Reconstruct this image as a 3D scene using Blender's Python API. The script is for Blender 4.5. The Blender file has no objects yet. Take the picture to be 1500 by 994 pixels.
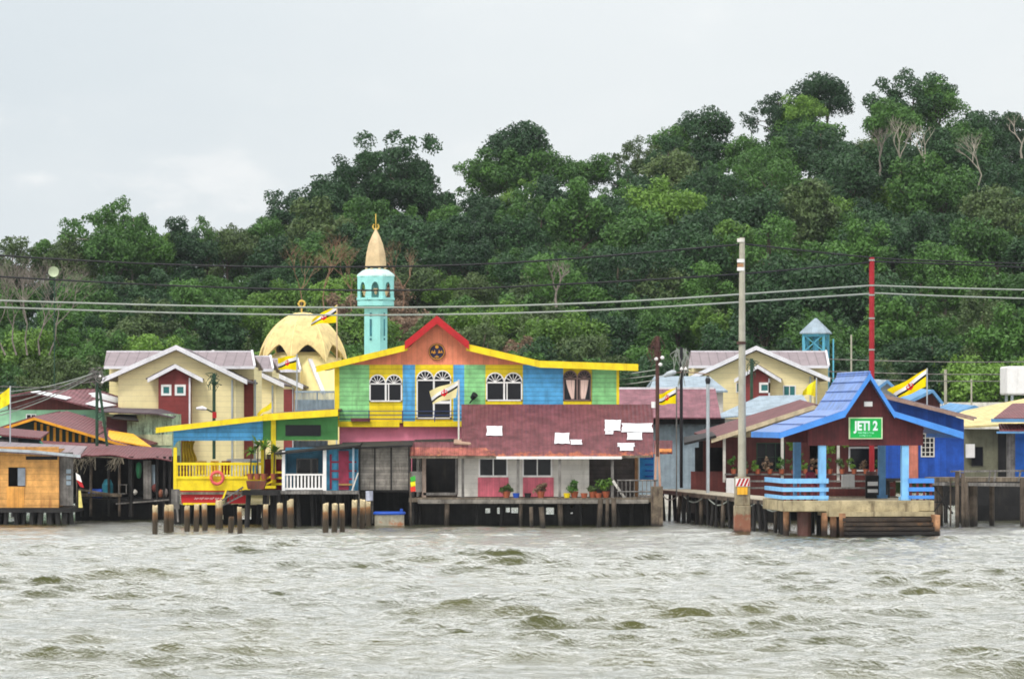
import bpy, math, random
import numpy as np
from mathutils import Vector, Matrix

# ------------------------------------------------------------------ camera, world, sun, exposure
S = bpy.context.scene
C = S.collection
FPX, CAMH, YH = 5000.0, 5.0, 615.0
cam_d = bpy.data.cameras.new('camera'); cam = bpy.data.objects.new('camera', cam_d); C.objects.link(cam)
cam.location = (0, 0, CAMH); cam.rotation_euler = (math.radians(90), 0, 0)
cam_d.sensor_width = 36.0; cam_d.lens = 36.0 * FPX / 1500.0
cam_d.shift_y = (YH - 497.0) / 1500.0
cam_d.clip_start = 1.0; cam_d.clip_end = 12000
S.camera = cam

SUN_EL, SUN_AZ = 52.0, 212.0          # degrees; azimuth: where the sun stands, 180 = behind the camera, >180 = to its left
w = bpy.data.worlds.new('World'); S.world = w; w.use_nodes = True
nt = w.node_tree; nt.nodes.clear()
def nn(nt, t, **k):
    n = nt.nodes.new(t)
    for a, b in k.items():
        if a.startswith('i_'):
            n.inputs[a[2:].replace('_', ' ')].default_value = b
        elif a.startswith('n_'):
            n.inputs[int(a[2:])].default_value = b
        else:
            setattr(n, a, b)
    return n
def mixc(nt, fac, a, b, mode='MIX'):
    n = nt.nodes.new('ShaderNodeMix'); n.data_type = 'RGBA'; n.blend_type = mode
    for s, v in ((0, fac), (6, a), (7, b)):
        if isinstance(v, bpy.types.NodeSocket): nt.links.new(v, n.inputs[s])
        elif s == 0: n.inputs[0].default_value = v
        else: n.inputs[s].default_value = (v[0], v[1], v[2], 1)
    return n.outputs[2]
def mth(nt, op, a, b=0.0, c=None, clamp=False):
    n = nt.nodes.new('ShaderNodeMath'); n.operation = op; n.use_clamp = clamp
    for i, v in enumerate((a, b, c)):
        if v is None: continue
        if isinstance(v, bpy.types.NodeSocket): nt.links.new(v, n.inputs[i])
        else: n.inputs[i].default_value = v
    return n.outputs[0]
def ramp(nt, x, lo, hi):
    n = nt.nodes.new('ShaderNodeMapRange'); n.interpolation_type = 'SMOOTHSTEP'
    nt.links.new(x, n.inputs[0]); n.inputs[1].default_value = lo; n.inputs[2].default_value = hi
    return n.outputs[0]
tc = nn(nt, 'ShaderNodeTexCoord')
sky = nn(nt, 'ShaderNodeTexSky', sky_type='NISHITA', sun_disc=False, sun_elevation=math.radians(SUN_EL), sun_rotation=math.radians(SUN_AZ), air_density=1.5, dust_density=3.0)
mp = nn(nt, 'ShaderNodeMapping'); mp.inputs['Scale'].default_value = (1, 1, 2.2); mp.inputs['Location'].default_value = (3.1, 0.4, 1.7)
nt.links.new(tc.outputs['Generated'], mp.inputs[0])
nz = nn(nt, 'ShaderNodeTexNoise', i_Scale=7.0, i_Detail=6.0, i_Roughness=0.5); nt.links.new(mp.outputs[0], nz.inputs['Vector'])
nz2 = nn(nt, 'ShaderNodeTexNoise', i_Scale=22.0, i_Detail=5.0, i_Roughness=0.55); nt.links.new(mp.outputs[0], nz2.inputs['Vector'])
sx = nn(nt, 'ShaderNodeSeparateXYZ'); nt.links.new(tc.outputs['Generated'], sx.inputs[0])
grx = ramp(nt, sx.outputs[0], -0.17, 0.05)
f1 = mth(nt, 'MULTIPLY_ADD', grx, 0.62, mth(nt, 'MULTIPLY', ramp(nt, nz.outputs[0], 0.42, 0.66), 0.3), clamp=True)
base = mixc(nt, f1, (7.5, 8.2, 8.7), (9.6, 9.9, 10.0))
bright = mth(nt, 'MULTIPLY', ramp(nt, nz2.outputs[0], 0.55, 0.72), ramp(nt, nz.outputs[0], 0.45, 0.6))
cl = mixc(nt, mth(nt, 'MULTIPLY', bright, 0.6), base, (10.6, 10.6, 10.6))
zen = ramp(nt, sx.outputs[2], 0.09, 0.5)
cl2 = mixc(nt, mth(nt, 'MULTIPLY', zen, 1.0), cl, (15.2, 15.3, 15.3))
fin = mixc(nt, 0.93, sky.outputs[0], cl2)
bg = nn(nt, 'ShaderNodeBackground', i_Strength=0.1); nt.links.new(fin, bg.inputs[0])
wo = nn(nt, 'ShaderNodeOutputWorld'); nt.links.new(bg.outputs[0], wo.inputs[0])
sd = bpy.data.lights.new('sun', 'SUN'); sd.energy = 2.2; sd.angle = math.radians(14); sd.color = (1, 0.96, 0.9)
sun = bpy.data.objects.new('sun', sd); C.objects.link(sun)
a_ = math.radians(SUN_AZ); e_ = math.radians(SUN_EL)
sdir = Vector((math.sin(a_) * math.cos(e_), math.cos(a_) * math.cos(e_), math.sin(e_)))
sun.rotation_euler = sdir.to_track_quat('Z', 'Y').to_euler(); sun.location = (-40, 0, 90)
S.view_settings.view_transform = 'Standard'; S.view_settings.look = 'None'; S.view_settings.gamma = 1; S.view_settings.exposure = 0.0
S.view_settings.use_curve_mapping = False
S.render.engine = 'CYCLES'
cy = S.cycles; cy.max_bounces = 5; cy.diffuse_bounces = 3; cy.glossy_bounces = 2; cy.transmission_bounces = 2; cy.transparent_max_bounces = 4
cy.filter_width = 1.75; cy.use_denoising = True; cy.use_adaptive_sampling = True; cy.adaptive_threshold = 0.015
R = random.Random(7)

# ------------------------------------------------------------------ helpers
def X(px, d): return (px - 750.0) * d / FPX
def Z(py, d): return CAMH - (py - YH) * d / FPX
def lin(c):
    return tuple(((v / 255.0) / 12.92 if v / 255.0 <= 0.04045 else (((v / 255.0) + 0.055) / 1.055) ** 2.4) for v in c)
def org(o):
    v = Vector((0, 0, 0))
    while o is not None:
        v += o.location; o = o.parent
    return v
def tag(o, label=None, cat=None, group=None, kind=None):
    if label: o['label'] = label
    if cat: o['category'] = cat
    if group: o['group'] = group
    if kind: o['kind'] = kind
    return o
def thing(name, label, cat, loc, group=None, rotz=0.0):
    o = bpy.data.objects.new(name, None); C.objects.link(o); o.empty_display_size = 0.3
    o.location = loc; o.rotation_euler = (0, 0, rotz)
    return tag(o, label, cat, group)
def copy_tree(o, parent=None):
    c = o.copy(); C.objects.link(c); c.parent = parent
    for ch in list(o.children): copy_tree(ch, c)
    return c
class MB:
    def __init__(s): s.v = []; s.f = []; s.m = []
    def add(s, vs, fs, mi=0):
        b = len(s.v); s.v += [tuple(p) for p in vs]; s.f += [tuple(b + i for i in f) for f in fs]; s.m += [mi] * len(fs); return s
    def box(s, x0, x1, y0, y1, z0, z1, mi=0):
        if x0 > x1: x0, x1 = x1, x0
        if z0 > z1: z0, z1 = z1, z0
        return s.add([(x0,y0,z0),(x1,y0,z0),(x1,y1,z0),(x0,y1,z0),(x0,y0,z1),(x1,y0,z1),(x1,y1,z1),(x0,y1,z1)],
                     [(0,3,2,1),(4,5,6,7),(0,1,5,4),(1,2,6,5),(2,3,7,6),(3,0,4,7)], mi)
    def prism(s, pts, y0, y1, mi=0):
        n = len(pts)
        area = sum(pts[i][0] * pts[(i+1) % n][1] - pts[(i+1) % n][0] * pts[i][1] for i in range(n))
        if area < 0: pts = pts[::-1]
        vs = [(p[0], y0, p[1]) for p in pts] + [(p[0], y1, p[1]) for p in pts]
        return s.add(vs, [tuple(range(n)), tuple(range(2*n-1, n-1, -1))] + [(i, i+n, (i+1) % n + n, (i+1) % n) for i in range(n)], mi)
    def beam(s, a, b, w, h=None, mi=0):
        h = h or w; a = Vector(a); b = Vector(b); t = (b - a).normalized()
        up = Vector((0, 0, 1)) if abs(t.z) < 0.95 else Vector((0, 1, 0))
        sd_ = t.cross(up).normalized() * w / 2; u = sd_.cross(t).normalized() * h / 2
        vs = [a - sd_ - u, a + sd_ - u, a + sd_ + u, a - sd_ + u, b - sd_ - u, b + sd_ - u, b + sd_ + u, b - sd_ + u]
        return s.add(vs, [(0,1,2,3),(7,6,5,4),(0,4,5,1),(1,5,6,2),(2,6,7,3),(3,7,4,0)], mi)
    def tube(s, pts, r, n=8, r2=None, mi=0, caps=True):
        pts = [Vector(p) for p in pts]; k = len(pts); vs = []; fs = []
        for i, p in enumerate(pts):
            t = (pts[min(i+1, k-1)] - pts[max(i-1, 0)]).normalized()
            up = Vector((0, 0, 1)) if abs(t.z) < 0.9 else Vector((0, 1, 0))
            a = t.cross(up).normalized(); b = a.cross(t)
            rr = r if r2 is None else r + (r2 - r) * i / (k - 1)
            if isinstance(r, (list, tuple)): rr = r[i]
            for j in range(n):
                q = 2 * math.pi * j / n; vs.append(p + a * math.cos(q) * rr + b * math.sin(q) * rr)
        for i in range(k - 1):
            for j in range(n):
                fs.append((i*n+j, i*n+(j+1) % n, (i+1)*n+(j+1) % n, (i+1)*n+j))
        if caps: fs += [tuple(range(n-1, -1, -1)), tuple(range((k-1)*n, k*n))]
        return s.add(vs, fs, mi)
    def lathe(s, cx, cy_, prof, n=16, mi=0, rot=0.0, caps=True):
        vs = []; fs = []; k = len(prof)
        for r, z in prof:
            for j in range(n):
                q = rot + 2 * math.pi * j / n; vs.append((cx + r * math.cos(q), cy_ + r * math.sin(q), z))
        for i in range(k - 1):
            for j in range(n): fs.append((i*n+j, i*n+(j+1) % n, (i+1)*n+(j+1) % n, (i+1)*n+j))
        if caps: fs += [tuple(range(n-1, -1, -1)), tuple(range((k-1)*n, k*n))]
        return s.add(vs, fs, mi)
    def torus(s, c, Rr, r, axis='y', n=28, m=10, mi=0, a0=0.0, a1=2*math.pi):
        pts = []
        full = abs(a1 - a0 - 2*math.pi) < 1e-6
        for i in range(n + 1):
            q = a0 + (a1 - a0) * i / n
            if axis == 'y': pts.append((c[0] + Rr*math.cos(q), c[1], c[2] + Rr*math.sin(q)))
            else: pts.append((c[0] + Rr*math.cos(q), c[1] + Rr*math.sin(q), c[2]))
        return s.tube(pts, r, m, mi=mi, caps=not full)
    def slab(s, p0, p1, p2, p3, t, mi=0):
        p = [Vector(q) for q in (p0, p1, p2, p3)]
        nrm = (p[1] - p[0]).cross(p[3] - p[0]).normalized()
        if nrm.z < 0: nrm = -nrm; p = p[::-1]
        q = [a - nrm * t for a in p]
        return s.add(p + q, [(0,1,2,3),(7,6,5,4),(0,4,5,1),(1,5,6,2),(2,6,7,3),(3,7,4,0)], mi)
    def wall(s, x0, x1, z0, z1, y, t, holes=(), mi=0):
        xs = sorted({x0, x1, *[h[0] for h in holes], *[h[1] for h in holes]}); zs = sorted({z0, z1, *[h[2] for h in holes], *[h[3] for h in holes]})
        for i in range(len(xs)-1):
            run = None
            for j in range(len(zs)-1):
                cx, cz = (xs[i]+xs[i+1])/2, (zs[j]+zs[j+1])/2
                if any(h[0] < cx < h[1] and h[2] < cz < h[3] for h in holes):
                    if run is not None: s.box(xs[i], xs[i+1], y, y+t, run, zs[j], mi); run = None
                elif run is None: run = zs[j]
            if run is not None: s.box(xs[i], xs[i+1], y, y+t, run, zs[-1], mi)
        return s
    # pixel-measured versions (front face at distance d, thickness t going back)
    def pb(s, a, b, top, bot, d, t=0.1, mi=0): return s.box(X(a, d), X(b, d), d, d + t, Z(bot, d), Z(top, d), mi)
    def pp(s, pts, d, t=0.1, mi=0): return s.prism([(X(a, d), Z(b, d)) for a, b in pts], d, d + t, mi)
    def pw(s, a, b, top, bot, d, t, holes=(), mi=0):
        return s.wall(X(a, d), X(b, d), Z(bot, d), Z(top, d), d, t, [(X(h[0], d), X(h[1], d), Z(h[3], d), Z(h[2], d)) for h in holes], mi)
    def pt(s, pts, r, n=6, **k): return s.tube([(X(a, d), d, Z(b, d)) for a, b, d in pts], r, n, **k)
    def band(s, pts, d, wpx, t, mi=0):
        # a board following a polyline, wpx pixels tall measured downwards
        for (a, b), (c, e) in zip(pts[:-1], pts[1:]):
            s.prism([(X(a, d), Z(b, d)), (X(c, d), Z(e, d)), (X(c, d), Z(e + wpx, d)), (X(a, d), Z(b + wpx, d))], d, d + t, mi)
        return s
    def build(s, name, mats, parent=None, smooth=False, local=False, label=None):
        if not isinstance(mats, (list, tuple)): mats = [mats]
        me = bpy.data.meshes.new(name)
        vs = s.v
        loc = Vector((0, 0, 0))
        if not local:
            if parent is None:
                xs = [p[0] for p in vs]; ys = [p[1] for p in vs]; zs = [p[2] for p in vs]
                loc = Vector(((min(xs)+max(xs))/2, (min(ys)+max(ys))/2, min(zs))); off = loc
            else: off = org(parent)
            vs = [(p[0]-off.x, p[1]-off.y, p[2]-off.z) for p in vs]
        me.from_pydata(vs, [], s.f)
        for m in mats: me.materials.append(m)
        if len(mats) > 1: me.polygons.foreach_set('material_index', s.m)
        if smooth: me.polygons.foreach_set('use_smooth', [True] * len(me.polygons))
        me.update()
        o = bpy.data.objects.new(name, me); C.objects.link(o); o.parent = parent; o.location = loc
        if label: o['label'] = label
        return o

_mc = {}
def paint(name, rgb, rough=0.65, var=0.16, dirt=0.25, dcol=(70, 62, 50), board=None, bper=0.18, bdark=0.6, rust=None, rcol=(176, 96, 44),
          corr=None, metal=0.0, spec=0.35, bump=0.25, streak=2.2, raw=False, zband=None, zcol=(40, 34, 28)):
    if name in _mc: return _mc[name]
    m = bpy.data.materials.new(name); m.use_nodes = True; nt = m.node_tree; nt.nodes.clear()
    c = rgb if raw else lin(rgb)
    tc = nn(nt, 'ShaderNodeTexCoord'); oc = tc.outputs['Object']
    n1 = nn(nt, 'ShaderNodeTexNoise', i_Scale=1.7, i_Detail=7.0, i_Roughness=0.62); nt.links.new(oc, n1.inputs['Vector'])
    mp = nn(nt, 'ShaderNodeMapping'); mp.inputs['Scale'].default_value = (streak, streak, streak * 0.16); nt.links.new(oc, mp.inputs[0])
    n2 = nn(nt, 'ShaderNodeTexNoise', i_Scale=1.6, i_Detail=6.0, i_Roughness=0.6); nt.links.new(mp.outputs[0], n2.inputs['Vector'])
    n3 = nn(nt, 'ShaderNodeTexNoise', i_Scale=11.0, i_Detail=4.0, i_Roughness=0.6); nt.links.new(oc, n3.inputs['Vector'])
    dk = tuple(v * (1 - var * 1.6) for v in c); lt = tuple(min(0.9, v * (1 + var) + var * 0.02) for v in c)
    col = mixc(nt, ramp(nt, n1.outputs[0], 0.3, 0.7), dk, lt)
    dm = mth(nt, 'MULTIPLY', ramp(nt, n2.outputs[0], 0.5, 0.75), dirt * 1.6, clamp=True)
    col = mixc(nt, dm, col, lin(dcol))
    col = mixc(nt, mth(nt, 'MULTIPLY', ramp(nt, n3.outputs[0], 0.56, 0.72), dirt * 0.8, clamp=True), col, lin(dcol))
    h = n3.outputs[0]
    sp = nn(nt, 'ShaderNodeSeparateXYZ'); nt.links.new(oc, sp.inputs[0])
    if board:
        a = sp.outputs['XYZ'.index(board)]
        fr = mth(nt, 'FRACT', mth(nt, 'DIVIDE', a, bper))
        g = mth(nt, 'LESS_THAN', fr, 0.13)
        idn = mth(nt, 'FLOOR', mth(nt, 'DIVIDE', a, bper))
        wn = nn(nt, 'ShaderNodeTexWhiteNoise', noise_dimensions='1D'); nt.links.new(idn, wn.inputs['W'])
        vv = mth(nt, 'MULTIPLY_ADD', wn.outputs[0], var * 1.3, 1 - var * 0.8)
        cb = nn(nt, 'ShaderNodeCombineXYZ')
        for i in range(3): nt.links.new(vv, cb.inputs[i])
        col = mixc(nt, 1.0, col, cb.outputs[0], 'MULTIPLY')
        col = mixc(nt, mth(nt, 'MULTIPLY', g, 1 - bdark), col, tuple(v * 0.25 for v in c))
        h = mth(nt, 'SUBTRACT', mth(nt, 'MULTIPLY', h, 0.4), g)
    if rust is not None:      # (threshold, z0, z1): corrosion, thickest towards z0
        th, z0, z1 = rust
        n4 = nn(nt, 'ShaderNodeTexNoise', i_Scale=2.6, i_Detail=9.0, i_Roughness=0.7); nt.links.new(oc, n4.inputs['Vector'])
        zz = mth(nt, 'SUBTRACT', 1.0, ramp(nt, sp.outputs[2], z0, z1)) if z1 > z0 else None
        x = mth(nt, 'MULTIPLY_ADD', zz, 0.3, n4.outputs[0]) if zz is not None else n4.outputs[0]
        col = mixc(nt, mth(nt, 'MULTIPLY', ramp(nt, x, th, th + 0.14), 0.8), col, lin(rcol))
    if zband is not None:     # (z0, z1): tide staining below a height in object space
        x = mth(nt, 'MULTIPLY_ADD', n1.outputs[0], 0.5, sp.outputs[2])
        col = mixc(nt, mth(nt, 'SUBTRACT', 1.0, ramp(nt, x, zband[0] + 0.25, zband[1] + 0.25)), col, lin(zcol))
    if corr:                  # corrugation (axis, period)
        a = sp.outputs['XYZ'.index(corr[0])]
        sn = mth(nt, 'SINE', mth(nt, 'MULTIPLY', a, 2 * math.pi / corr[1]))
        h = mth(nt, 'MULTIPLY_ADD', sn, 1.2, h)
    bs = nn(nt, 'ShaderNodeBsdfPrincipled'); bs.inputs['Roughness'].default_value = rough; bs.inputs['Metallic'].default_value = metal
    bs.inputs['Specular IOR Level'].default_value = spec
    nt.links.new(col, bs.inputs['Base Color'])
    bp = nn(nt, 'ShaderNodeBump', i_Strength=bump, i_Distance=0.03); nt.links.new(h, bp.inputs['Height']); nt.links.new(bp.outputs[0], bs.inputs['Normal'])
    o = nn(nt, 'ShaderNodeOutputMaterial'); nt.links.new(bs.outputs[0], o.inputs[0])
    _mc[name] = m
    return m
def glassy(name, rgb, rough=0.12):
    if name in _mc: return _mc[name]
    m = bpy.data.materials.new(name); m.use_nodes = True; b = m.node_tree.nodes['Principled BSDF']
    b.inputs['Base Color'].default_value = (*lin(rgb), 1); b.inputs['Roughness'].default_value = rough; b.inputs['Specular IOR Level'].default_value = 0.25
    _mc[name] = m; return m

M = dict(
 yellow=paint('yellow_paint', (238, 208, 24), var=0.1, dirt=0.22, dcol=(150, 120, 30)),
 yellowb=paint('yellow_boards', (238, 208, 24), var=0.1, dirt=0.3, board='Z', bper=0.22, bdark=0.4, dcol=(150, 120, 30)),
 green=paint('green_boards', (140, 208, 138), var=0.16, dirt=0.32, board='Z', bper=0.22, bdark=0.4, dcol=(96, 120, 80)),
 blue=paint('blue_boards', (84, 168, 222), var=0.16, dirt=0.32, board='Z', bper=0.22, bdark=0.4, dcol=(60, 100, 130)),
 orange=paint('orange_boards', (236, 140, 104), var=0.1, dirt=0.18, board='X', bper=0.25, bdark=0.85, dcol=(150, 90, 70)),
 red=paint('red_paint', (180, 24, 32), var=0.08, dirt=0.12),
 pink=paint('pink_paint', (240, 140, 164), var=0.06, dirt=0.12, dcol=(140, 90, 90)),
 pinkp=paint('pink_panel', (206, 104, 120), var=0.12, dirt=0.25, board='X', bper=0.12, bdark=0.7),
 white=paint('white_paint', (232, 230, 228), var=0.05, dirt=0.15, dcol=(130, 125, 118)),
 sheet=paint('new_white_sheet', (228, 230, 234), var=0.08, dirt=0.25, dcol=(170, 165, 160)),
 offw=paint('offwhite_wall', (206, 202, 194), var=0.08, dirt=0.25, board='Z', bper=0.22, bdark=0.85, dcol=(120, 112, 100)),
 dark=paint('shade_black', (13, 12, 14), var=0.3, dirt=0.2),  # near-black colour put in for deep shade inside and below buildings
 dkwood=paint('dark_wood', (28, 25, 24), var=0.4, dirt=0.4, board='X', bper=0.16, dcol=(28, 24, 24)),  # dark timber, made darker still to put in underfloor shade
 greyw=paint('grey_weathered_wood', (130, 124, 116), var=0.3, dirt=0.5, dcol=(60, 54, 48), board='Z', bper=0.14, bdark=0.35, streak=5),
 greyv=paint('grey_weathered_planks', (124, 120, 116), var=0.3, dirt=0.5, dcol=(58, 52, 50), board='X', bper=0.15, bdark=0.4),
 deck=paint('deck_wood', (120, 108, 92), var=0.3, dirt=0.5, dcol=(64, 54, 44), board='X', bper=0.13, bdark=0.4),
 pile=paint('old_pile_wood', (92, 80, 68), var=0.35, dirt=0.5, dcol=(50, 40, 34), zband=(0.15, 0.75), zcol=(38, 34, 28), streak=6),
 ply=paint('orange_plywood', (214, 158, 88), var=0.2, dirt=0.5, dcol=(150, 96, 50), board='Z', bper=0.3, bdark=0.7),
 plyv=paint('orange_plank_door', (222, 158, 76), var=0.14, dirt=0.2, dcol=(150, 96, 50), board='X', bper=0.2, bdark=0.7),
 maroon=paint('maroon_roof', (112, 58, 62), var=0.14, dirt=0.3, dcol=(86, 52, 54), corr=('X', 0.16), bump=0.5, rough=0.55),
 maroonr=paint('maroon_rusty_roof', (112, 62, 68), var=0.24, dirt=0.5, dcol=(84, 50, 52), corr=('X', 0.2), bump=0.6, rough=0.6, rust=(0.66, 3.1, 3.9), rcol=(184, 104, 66)),
 maroonw=paint('maroon_wall', (128, 52, 50), var=0.1, dirt=0.2, dcol=(70, 36, 34), board='Z', bper=0.25, bdark=0.8),
 brownw=paint('brown_red_wall', (98, 44, 40), var=0.15, dirt=0.3, dcol=(70, 36, 34), board='X', bper=0.2, bdark=0.7),
 maroonb=paint('maroon_gable_boards', (84, 26, 30), var=0.2, dirt=0.3, dcol=(54, 22, 24), board='X', bper=0.16, bdark=0.6),  # maroon darkened to include the shade under the jetty roof
 cream=paint('cream_siding', (240, 224, 172), var=0.04, dirt=0.1, dcol=(170, 156, 120), board='Z', bper=0.3, bdark=0.85),
 trim=paint('white_trim', (222, 221, 226), var=0.08, dirt=0.25, dcol=(150, 146, 142)),
 seam=paint('grey_ribbed_roof', (138, 124, 128), var=0.08, dirt=0.2, dcol=(104, 92, 94), board='X', bper=0.55, bdark=0.55, rough=0.5),
 darkroof=paint('dark_roof_edge', (84, 72, 78), var=0.12, dirt=0.2, board='X', bper=0.5),
 gold=paint('dome_gold', (222, 198, 136), var=0.12, dirt=0.5, dcol=(168, 140, 96), rough=0.45, board=None),
 mosque=paint('mosque_cream', (246, 224, 158), var=0.05, dirt=0.15, dcol=(190, 166, 120)),
 mint=paint('mint_paint', (150, 216, 214), var=0.05, dirt=0.16, dcol=(110, 150, 140)),
 mintw=paint('mint_pale', (196, 226, 220), var=0.06, dirt=0.3, dcol=(140, 140, 132)),
 copper=paint('tan_spire', (206, 182, 142), var=0.1, dirt=0.2, dcol=(160, 130, 96), rough=0.45),
 jblue=paint('jetty_blue', (72, 140, 222), var=0.08, dirt=0.12, dcol=(60, 90, 140), rough=0.5),
 jlight=paint('jetty_light_blue', (130, 190, 240), var=0.1, dirt=0.2, dcol=(90, 110, 140)),
 jroof=paint('jetty_blue_roof', (92, 132, 200), var=0.2, dirt=0.4, dcol=(60, 76, 130), rough=0.32, spec=0.6),
 royal=paint('royal_blue_wall', (20, 76, 170), var=0.2, dirt=0.35, dcol=(20, 50, 110), board='X', bper=0.3, bdark=0.85),
 conc=paint('concrete', (176, 162, 128), var=0.2, dirt=0.65, dcol=(92, 78, 58)),
 concg=paint('grey_concrete', (168, 164, 148), var=0.1, dirt=0.3, dcol=(110, 104, 92)),
 darkpile=paint('dark_stained_pier', (120, 106, 88), var=0.35, dirt=0.8, dcol=(60, 46, 40), zband=(0.05, 0.4), zcol=(36, 30, 26), streak=4),
 concpile=paint('stained_pier', (150, 138, 112), var=0.2, dirt=0.5, dcol=(84, 66, 50), zband=(0.05, 0.35), zcol=(40, 30, 26), rust=(0.62, 0.5, 1.3), rcol=(138, 78, 58)),
 steps=paint('dark_wet_steps', (66, 54, 44), var=0.3, dirt=0.5, dcol=(36, 28, 24), rust=(0.56, 0, 0), rcol=(120, 84, 50), zband=(.2, .6), zcol=(30, 26, 24)),
 orangep=paint('orange_stained_post', (176, 130, 94), var=0.3, dirt=0.6, dcol=(110, 66, 44), zband=(0.15, 0.8), zcol=(44, 34, 28)),
 palebl=paint('pale_blue_metal', (148, 164, 176), var=0.14, dirt=0.35, dcol=(140, 150, 156), corr=('X', 0.25), bump=0.4),
 olive=paint('olive_wall', (112, 112, 92), var=0.15, dirt=0.4, dcol=(70, 66, 52)),
 yroof=paint('yellow_tan_roof', (206, 190, 134), var=0.12, dirt=0.35, dcol=(180, 150, 90), corr=('X', 0.25)),
 paleg=paint('pale_green_wall', (152, 204, 166), var=0.08, dirt=0.25, dcol=(110, 130, 96), board='Z', bper=0.25, bdark=0.9),
 mossg=paint('mossy_green_wall', (160, 186, 156), var=0.3, dirt=0.9, dcol=(56, 62, 54), streak=5),
 dgreen=paint('dark_green_wall', (66, 130, 66), var=0.1, dirt=0.15, dcol=(40, 80, 44)),
 dgpole=paint('green_pole', (36, 70, 50), var=0.2, dirt=0.3),
 metal=paint('galvanised_metal', (176, 184, 190), var=0.1, dirt=0.35, dcol=(120, 112, 104), rough=0.4, metal=0.3),
 black=paint('black_cable', (30, 30, 34), var=0.1, dirt=0.0),
 wcab=paint('pale_cable', (150, 156, 148), var=0.05, dirt=0.0),
 blued=paint('faded_teal_wall', (60, 120, 150), var=0.25, dirt=0.3, dcol=(40, 70, 96)),
 reddoor=paint('faded_red_door', (146, 44, 72), var=0.2, dirt=0.2, dcol=(90, 34, 50)),
 orroof=paint('orange_roof', (240, 176, 48), var=0.08, dirt=0.15, dcol=(180, 120, 50), corr=('X', 0.2)),
 amber=paint('amber_trim', (226, 156, 40), var=0.1, dirt=0.2),
 terracotta=paint('terracotta_pot', (170, 90, 60), var=0.15, dirt=0.3),
 skyb=paint('sky_blue_roof', (96, 146, 190), var=0.14, dirt=0.35, dcol=(100, 130, 150)),
 bluebar=paint('blue_plastic', (30, 80, 180), var=0.08, dirt=0.1, rough=0.4),
 teal=paint('teal_tarp', (40, 130, 150), var=0.1, dirt=0.2),
 steelblue=paint('tower_blue', (90, 170, 196), var=0.1, dirt=0.2),
 redpole=paint('red_pole_paint', (160, 28, 38), var=0.08, dirt=0.2, dcol=(110, 34, 34)),
 rustpole=paint('rust_brown_pole', (78, 46, 40), var=0.2, dirt=0.3),
 buoy=paint('faded_red_ring', (224, 96, 92), var=0.1, dirt=0.2, dcol=(160, 90, 80)),
 thatch=paint('dry_thatch', (120, 112, 96), var=0.35, dirt=0.4),
 winpane=glassy('dark_window_pane', (26, 26, 30)),
 tealpane=glassy('teal_window_pane', (50, 110, 110)),
)
# ------------------------------------------------------------------ water
def mesh_np(name, v, f, mats, smooth=True):
    me = bpy.data.meshes.new(name)
    me.vertices.add(len(v)); me.vertices.foreach_set('co', np.asarray(v, np.float32).ravel())
    f = np.asarray(f, np.int32); k = f.shape[1]
    me.loops.add(f.size); me.loops.foreach_set('vertex_index', f.ravel())
    me.polygons.add(len(f)); me.polygons.foreach_set('loop_start', np.arange(len(f), dtype=np.int32) * k)
    try: me.polygons.foreach_set('loop_total', np.full(len(f), k, np.int32))
    except Exception: pass
    if smooth: me.polygons.foreach_set('use_smooth', np.ones(len(f), bool))
    for m in mats: me.materials.append(m)
    me.update(calc_edges=True); me.validate()
    return me
HAZE = 0.00008
def water_mat():
    m = bpy.data.materials.new('river_water'); m.use_nodes = True; nt = m.node_tree; nt.nodes.clear()
    tc = nn(nt, 'ShaderNodeTexCoord'); oc = tc.outputs['Object']
    n1 = nn(nt, 'ShaderNodeTexNoise', i_Scale=0.09, i_Detail=4.0); nt.links.new(oc, n1.inputs['Vector'])
    mp = nn(nt, 'ShaderNodeMapping'); mp.inputs['Scale'].default_value = (1.0, 1.7, 1.0); mp.inputs['Rotation'].default_value = (0, 0, 0.35); nt.links.new(oc, mp.inputs[0])
    n2 = nn(nt, 'ShaderNodeTexNoise', i_Scale=1.9, i_Detail=8.0, i_Roughness=0.6, i_Distortion=0.5); nt.links.new(mp.outputs[0], n2.inputs['Vector'])
    n3 = nn(nt, 'ShaderNodeTexNoise', i_Scale=5.0, i_Detail=5.0, i_Roughness=0.65); nt.links.new(mp.outputs[0], n3.inputs['Vector'])
    col = mixc(nt, ramp(nt, n1.outputs[0], 0.35, 0.65), (0.055, 0.062, 0.02), (0.09, 0.092, 0.034))
    d = nn(nt, 'ShaderNodeBsdfDiffuse'); nt.links.new(col, d.inputs[0])
    g = nn(nt, 'ShaderNodeBsdfGlossy', i_Roughness=0.1); g.inputs[0].default_value = (0.98, 0.98, 0.96, 1)
    h = mth(nt, 'MULTIPLY_ADD', n3.outputs[0], 0.5, n2.outputs[0])
    bp = nn(nt, 'ShaderNodeBump', i_Strength=1.0, i_Distance=0.16); nt.links.new(h, bp.inputs['Height'])
    nt.links.new(bp.outputs[0], g.inputs['Normal'])
    fr = nn(nt, 'ShaderNodeFresnel', i_IOR=1.6); nt.links.new(bp.outputs[0], fr.inputs['Normal'])
    mx = nn(nt, 'ShaderNodeMixShader'); nt.links.new(ramp(nt, fr.outputs[0], 0.062, 0.172), mx.inputs[0]); nt.links.new(d.outputs[0], mx.inputs[1]); nt.links.new(g.outputs[0], mx.inputs[2])
    o = nn(nt, 'ShaderNodeOutputMaterial'); nt.links.new(mx.outputs[0], o.inputs[0])
    return m
rs = np.random.RandomState(11)
xs = np.arange(-38, 38.01, 0.125)
ys = [44.0]
while ys[-1] < 236: ys.append(ys[-1] + (0.10 if ys[-1] < 90 else 0.14 if ys[-1] < 150 else 0.22 if ys[-1] < 180 else 0.6))
ys = np.array(ys)
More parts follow.
